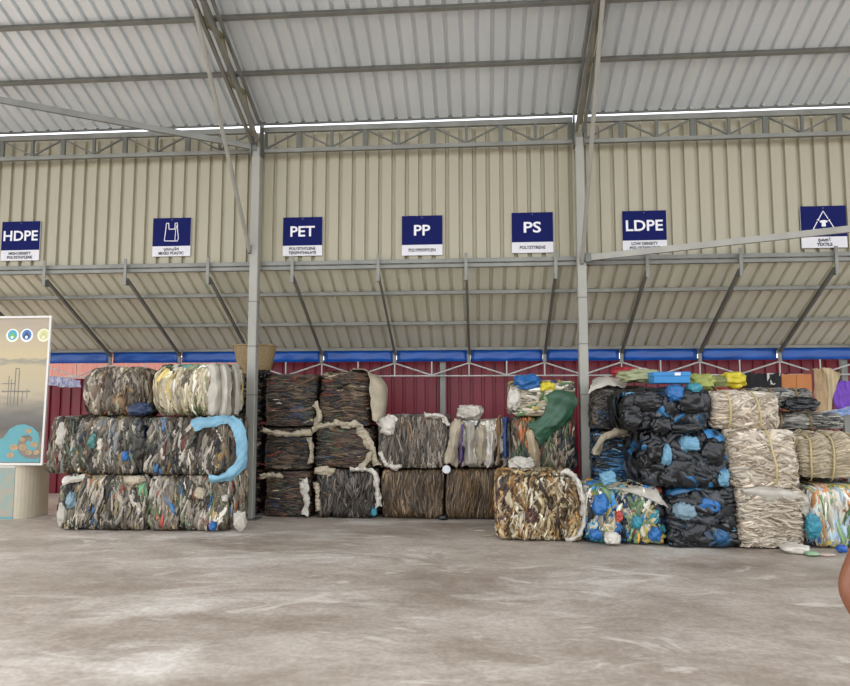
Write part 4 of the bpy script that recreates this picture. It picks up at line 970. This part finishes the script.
for px_, cols in ((2, ('#e8ead8', '#3f9fc4', '#6fae5a')), (18, ('#e9ecef', '#3d6fae', '#25406b')), (37, ('#e6e2c4', '#cfcf9a', '#c9c088'))):
    d = disc('round_logo', px_, 329, .098, mat('logo_ground' + cols[0], cols[0], .45), .0075)
    disc('logo_emblem', px_, 328.5, .075, mat('logo_a' + cols[1], cols[1], .45), .009, .95, d)
    quad_part('logo_mark', [(u_(px_) - .055, v_(332)), (u_(px_) + .055, v_(332)), (u_(px_) + .03, v_(328)), (u_(px_), v_(325)), (u_(px_) - .035, v_(328))], mat('logo_b' + cols[2], cols[2], .45), .0105, .001, d)
    disc('logo_core', px_, 331, .022, mat('logo_ground' + cols[0], cols[0]), .012, 1., d)
# faint timber pier printed on the banner
PIER = mat('pier_print', '#857d70', .45, 0, .2)
for a, b_, c_, d_ in ((1, 372, 1.8, 404), (4, 376, 4.8, 404), (8, 364, 9, 404), (12, 366, 13, 404), (8, 364, 13, 365.2), (-6, 388, 26, 389.5), (-6, 380, 8, 381), (22, 386, 22.7, 396), (17, 388, 17.8, 402)):
    quad_part('pier_print', [(u_(a), v_(d_)), (u_(c_), v_(d_)), (u_(c_), v_(b_)), (u_(a), v_(b_))], PIER, .0075, .001)
FLESH = mat('shell_print', '#b59a72', .45, 0, .35, 20)
for (a, b_, r) in ((27, 430, .035), (22, 447, .045), (34, 444, .04), (29, 452, .035), (12, 447, .045), (9, 455, .04), (21, 439, .03), (37, 452, .035)):
    disc('shell_print', a, b_, r, FLESH, .0095, 1.4)
# stand: printed front, rounded pale side, carries the banner
p0, p1 = P(13, 519, Z=0), P(27, 518, Z=0)
t2 = empty('display_stand', (p0.x, p0.y, 0), 'low display stand with teal floral print carrying the banner', 'stand')
hz_ = zb - .04
prof = [(-1.3, 0), (0, 0)] + [(.22 * math.sin(a), .30 - .30 * math.cos(a)) for a in np.linspace(.15, math.pi / 2, 8)] + [(.22, .45), (-1.3, .45)]
k = len(prof); V = [(x, y, 0) for x, y in prof] + [(x, y, hz_) for x, y in prof]
MB().add(V, [tuple(range(k - 1, -1, -1)), tuple(range(k, 2 * k))] + [(i, (i + 1) % k, k + (i + 1) % k, k + i) for i in range(k)]).build('cabinet', mat('beige_laminate', '#c9bda6', .5, 0, .1), t2)
MB().box((-1.3, -.006, .03), (-.005, 0, hz_ - .03)).build('printed_front', mat('teal_floral_print', '#7fa39d', .45, 0, 0, 7, 0, 40, (1, 1, 1), .5, '#b09a86'), t2)
MB().box((-1.3, -.008, 0), (.0, 0, .03)).build('plinth', mat('teal_plinth', '#5f9ba0', .5), t2)
MB().box((-1.3, -.008, hz_ - .03), (.0, 0, hz_)).build('top_edge', mat('white_frame_paint', '#e2dfd8'), t2)
for x in (-1.0, -.35):
    MB().bar((x, .1, hz_), (x, .1, hz_ + .04), .05, .04).build('support_block', mat('white_frame_paint', '#e2dfd8'), t2)

# far left: fringed cloth valance and red panel in front of the wall
top('v', patch('fringed_valance', [[C3(46, 376, 11.76), C3(56, 377, 11.76), C3(68, 378, 11.76), C3(80, 381, 11.76)], [C3(46, 381, 11.76), C3(56, 382, 11.76), C3(68, 383, 11.76), C3(80, 385, 11.76)], [C3(46, 386, 11.76), C3(56, 386, 11.76), C3(68, 387, 11.76), C3(80, 388, 11.76)]],
               mat('blue_white_fringe', '#d9d6e0', .8, 0, 0, 60, .4, 60, (1, 1, .3), .5, '#5a63a0'), None, .02, 20, .006, 14, 50, 101), 'white and blue fringed cloth strung in front of the red wall at the left', 'cloth')
# ------------------------------------------------------------------ litter on the floor
lit = [((795, 553), (.34, .26, .10), WHITEBAG, 'crumpled white bag on the floor before the cream bale'), ((812, 556), (.16, .14, .05), mat('pale_green_bag', '#8fae8a', .4, 0, .2), 'small pale green film scrap on the floor near the right edge'),
       ((826, 556), (.22, .08, .03), mat('pinkish_scrap', '#c9b0a4', .5, 0, .2), 'flat pinkish scrap on the floor near the right edge'), ((842, 553), (.12, .12, .09), mat('cobalt_bag', '#2f5fae', .4, 0, .25), 'small cobalt blue bag on the floor at the right edge'),
       ((480, 531), (.14, .05, .012), WHITEBAG, 'thin pale scrap on the floor left of the tan bale'), ((488, 536), (.2, .07, .015), CREAMWRAP, 'cream scrap on the floor beside the tan bale corner'),
       ((443, 520), (.16, .1, .07), BLACKBAG, 'small black scrap on the floor between the two brown bales'), ((790, 549), (.2, .14, .09), GREYWRAP, 'pale film tuft on the floor at the foot of the cream bale')]
for i, ((x, y), s_, m_, lb) in enumerate(lit):
    p = P(x, y, Z=0); o = bag('litter_scrap', (p.x, p.y, .001), s_, m_, None, 200 + i, .25, 5, 14, 20); tag(o, lb, 'litter', 'litter on the floor')

# ------------------------------------------------------------------ person standing just outside the right edge, elbow in view
el = P(845, 585, Z=1.06)
def person(el):
    ox, oy = el.x + .40, el.y
    t = empty('person', (ox, oy, 0), 'person at the right edge with a bare bent elbow, hand on hip', 'person')
    def skin(name, verts, edges, rad, m, root=0, sub=2):
        me = bpy.data.meshes.new(name); me.from_pydata([Vector(v) for v in verts], edges, [])
        o = link(name, me, m, t)
        s = o.modifiers.new('skin', 'SKIN'); s.use_smooth_shade = True
        for i, r in enumerate(rad): me.skin_vertices[0].data[i].radius = r if isinstance(r, tuple) else (r, r)
        me.skin_vertices[0].data[root].use_root = True
        d = o.modifiers.new('sub', 'SUBSURF'); d.levels = sub; d.render_levels = sub
        return o
    E = (el.x + .012 - ox, 0, 1.045)
    SK = mat('brown_skin', '#74462e', .5, 0, .08, 8, .1, 80)
    V = [(0, 0, .95), (0, 0, 1.10), (0, 0, 1.28), (0, 0, 1.40), (0, .0, 1.48), (0, -.01, 1.56), (0, -.015, 1.64), (0, -.01, 1.70),      # 0-7 pelvis..crown
         (-.17, 0, 1.39), ((E[0] - .17) / 2, .02, 1.24), E, (E[0] + .055, -.04, .925), (-.21, -.075, .865), (-.165, -.10, .845),           # 8-13 left-of-frame arm, hand on hip
         (.17, 0, 1.39), (.23, .0, 1.15), (.25, -.03, .93), (.25, -.05, .84), (.25, -.06, .78),                                  # 14-18 other arm
         (-.09, 0, .88), (-.10, -.01, .50), (-.10, .02, .10), (-.10, -.10, .035), (.09, 0, .88), (.10, -.01, .50), (.10, .02, .10), (.10, -.10, .035)]
    Ed = [(0, 1), (1, 2), (2, 3), (3, 4), (4, 5), (5, 6), (6, 7), (3, 8), (8, 9), (9, 10), (10, 11), (11, 12), (12, 13), (3, 14), (14, 15), (15, 16), (16, 17), (17, 18),
          (0, 19), (19, 20), (20, 21), (21, 22), (0, 23), (23, 24), (24, 25), (25, 26)]
    Rd = [(.15, .11), (.13, .10), (.15, .11), (.13, .09), .055, .075, .095, .07, .06, .05, .045, .036, .034, .026, .06, .048, .038, .034, .024, .085, .06, .042, .035, .085, .06, .042, .035]
    skin('body', V, Ed, Rd, SK)
    # fingers
    for sx, hx, hy, hz_ in ((-1, -.165, -.10, .845), (1, .25, -.06, .78)):
        for i in range(4):
            dx = -.03 + .02 * i
            a = (hx + dx * .6, hy, hz_); l = (.075, .085, .08, .065)[i]
            if sx < 0: q = [(hx - .01, hy + .01 - dx * .4, hz_ + dx * .5), (hx + l * .5, hy - .012, hz_ + dx * .8), (hx + l, hy + .004, hz_ + dx * .8 - .01)]
            else: q = [(hx, hy + dx * .7, hz_), (hx, hy + dx - .006, hz_ - l * .5), (hx - .008, hy + dx - .002, hz_ - l)]
            skin('finger', q, [(0, 1), (1, 2)], [.010, .009, .0075], SK)
        q = [(hx - .01, hy, hz_ + .02), (hx + .012, hy - .03, hz_ + .0), (hx + .02, hy - .045, hz_ - .025)]
        skin('thumb', q, [(0, 1), (1, 2)], [.012, .010, .008], SK)
    SHIRT = mat('grey_shirt_cloth', '#5b6470', .8, 0, .15, 8)
    skin('shirt', [(0, 0, .93), (0, 0, 1.10), (0, 0, 1.28), (0, 0, 1.395), (0, 0, 1.45), (-.17, 0, 1.39), (-.235, .012, 1.30), (.17, 0, 1.39), (.215, 0, 1.27)],
         [(0, 1), (1, 2), (2, 3), (3, 4), (3, 5), (5, 6), (3, 7), (7, 8)], [(.165, .125), (.15, .12), (.17, .13), (.15, .11), .07, .075, .07, .075, .07], SHIRT)
    TR = mat('dark_trousers', '#2c2e36', .8, 0, .15, 8)
    skin('trousers', [(0, 0, .93), (-.09, 0, .86), (-.10, -.01, .50), (-.10, .02, .09), (.09, 0, .86), (.10, -.01, .50), (.10, .02, .09)], [(0, 1), (1, 2), (2, 3), (0, 4), (4, 5), (5, 6)],
         [(.155, .12), .105, .078, .065, .105, .078, .065], TR)
    skin('hair', [(0, .02, 1.62), (0, .01, 1.70), (0, -.005, 1.735)], [(0, 1), (1, 2)], [.098, .092, .06], mat('black_hair', '#17130f', .5, 0, .2, 40))
    for s in (-1, 1):
        skin('shoe', [(s * .10, .05, .045), (s * .10, -.06, .045), (s * .10, -.15, .035)], [(0, 1), (1, 2)], [.048, .05, .035], mat('dark_shoe', '#26221f', .5))
        bag('eye', (ox + s * .034, oy - .105, 1.645), (.024, .012, .012), mat('eye_white', '#e6e0d8', .3), t, 5, .0)
        skin('ear', [(s * .092, -.01, 1.66), (s * .098, 0, 1.63), (s * .092, -.005, 1.605)], [(0, 1), (1, 2)], [.014, .016, .011], SK, sub=1)
    skin('nose', [(0, -.10, 1.655), (0, -.125, 1.615)], [(0, 1)], [.010, .016], SK)
    skin('mouth', [(-.025, -.098, 1.575), (0, -.106, 1.573), (.025, -.098, 1.575)], [(0, 1), (1, 2)], [.006, .009, .006], mat('lips', '#8a4f45', .5), 1, 1)
person(el)
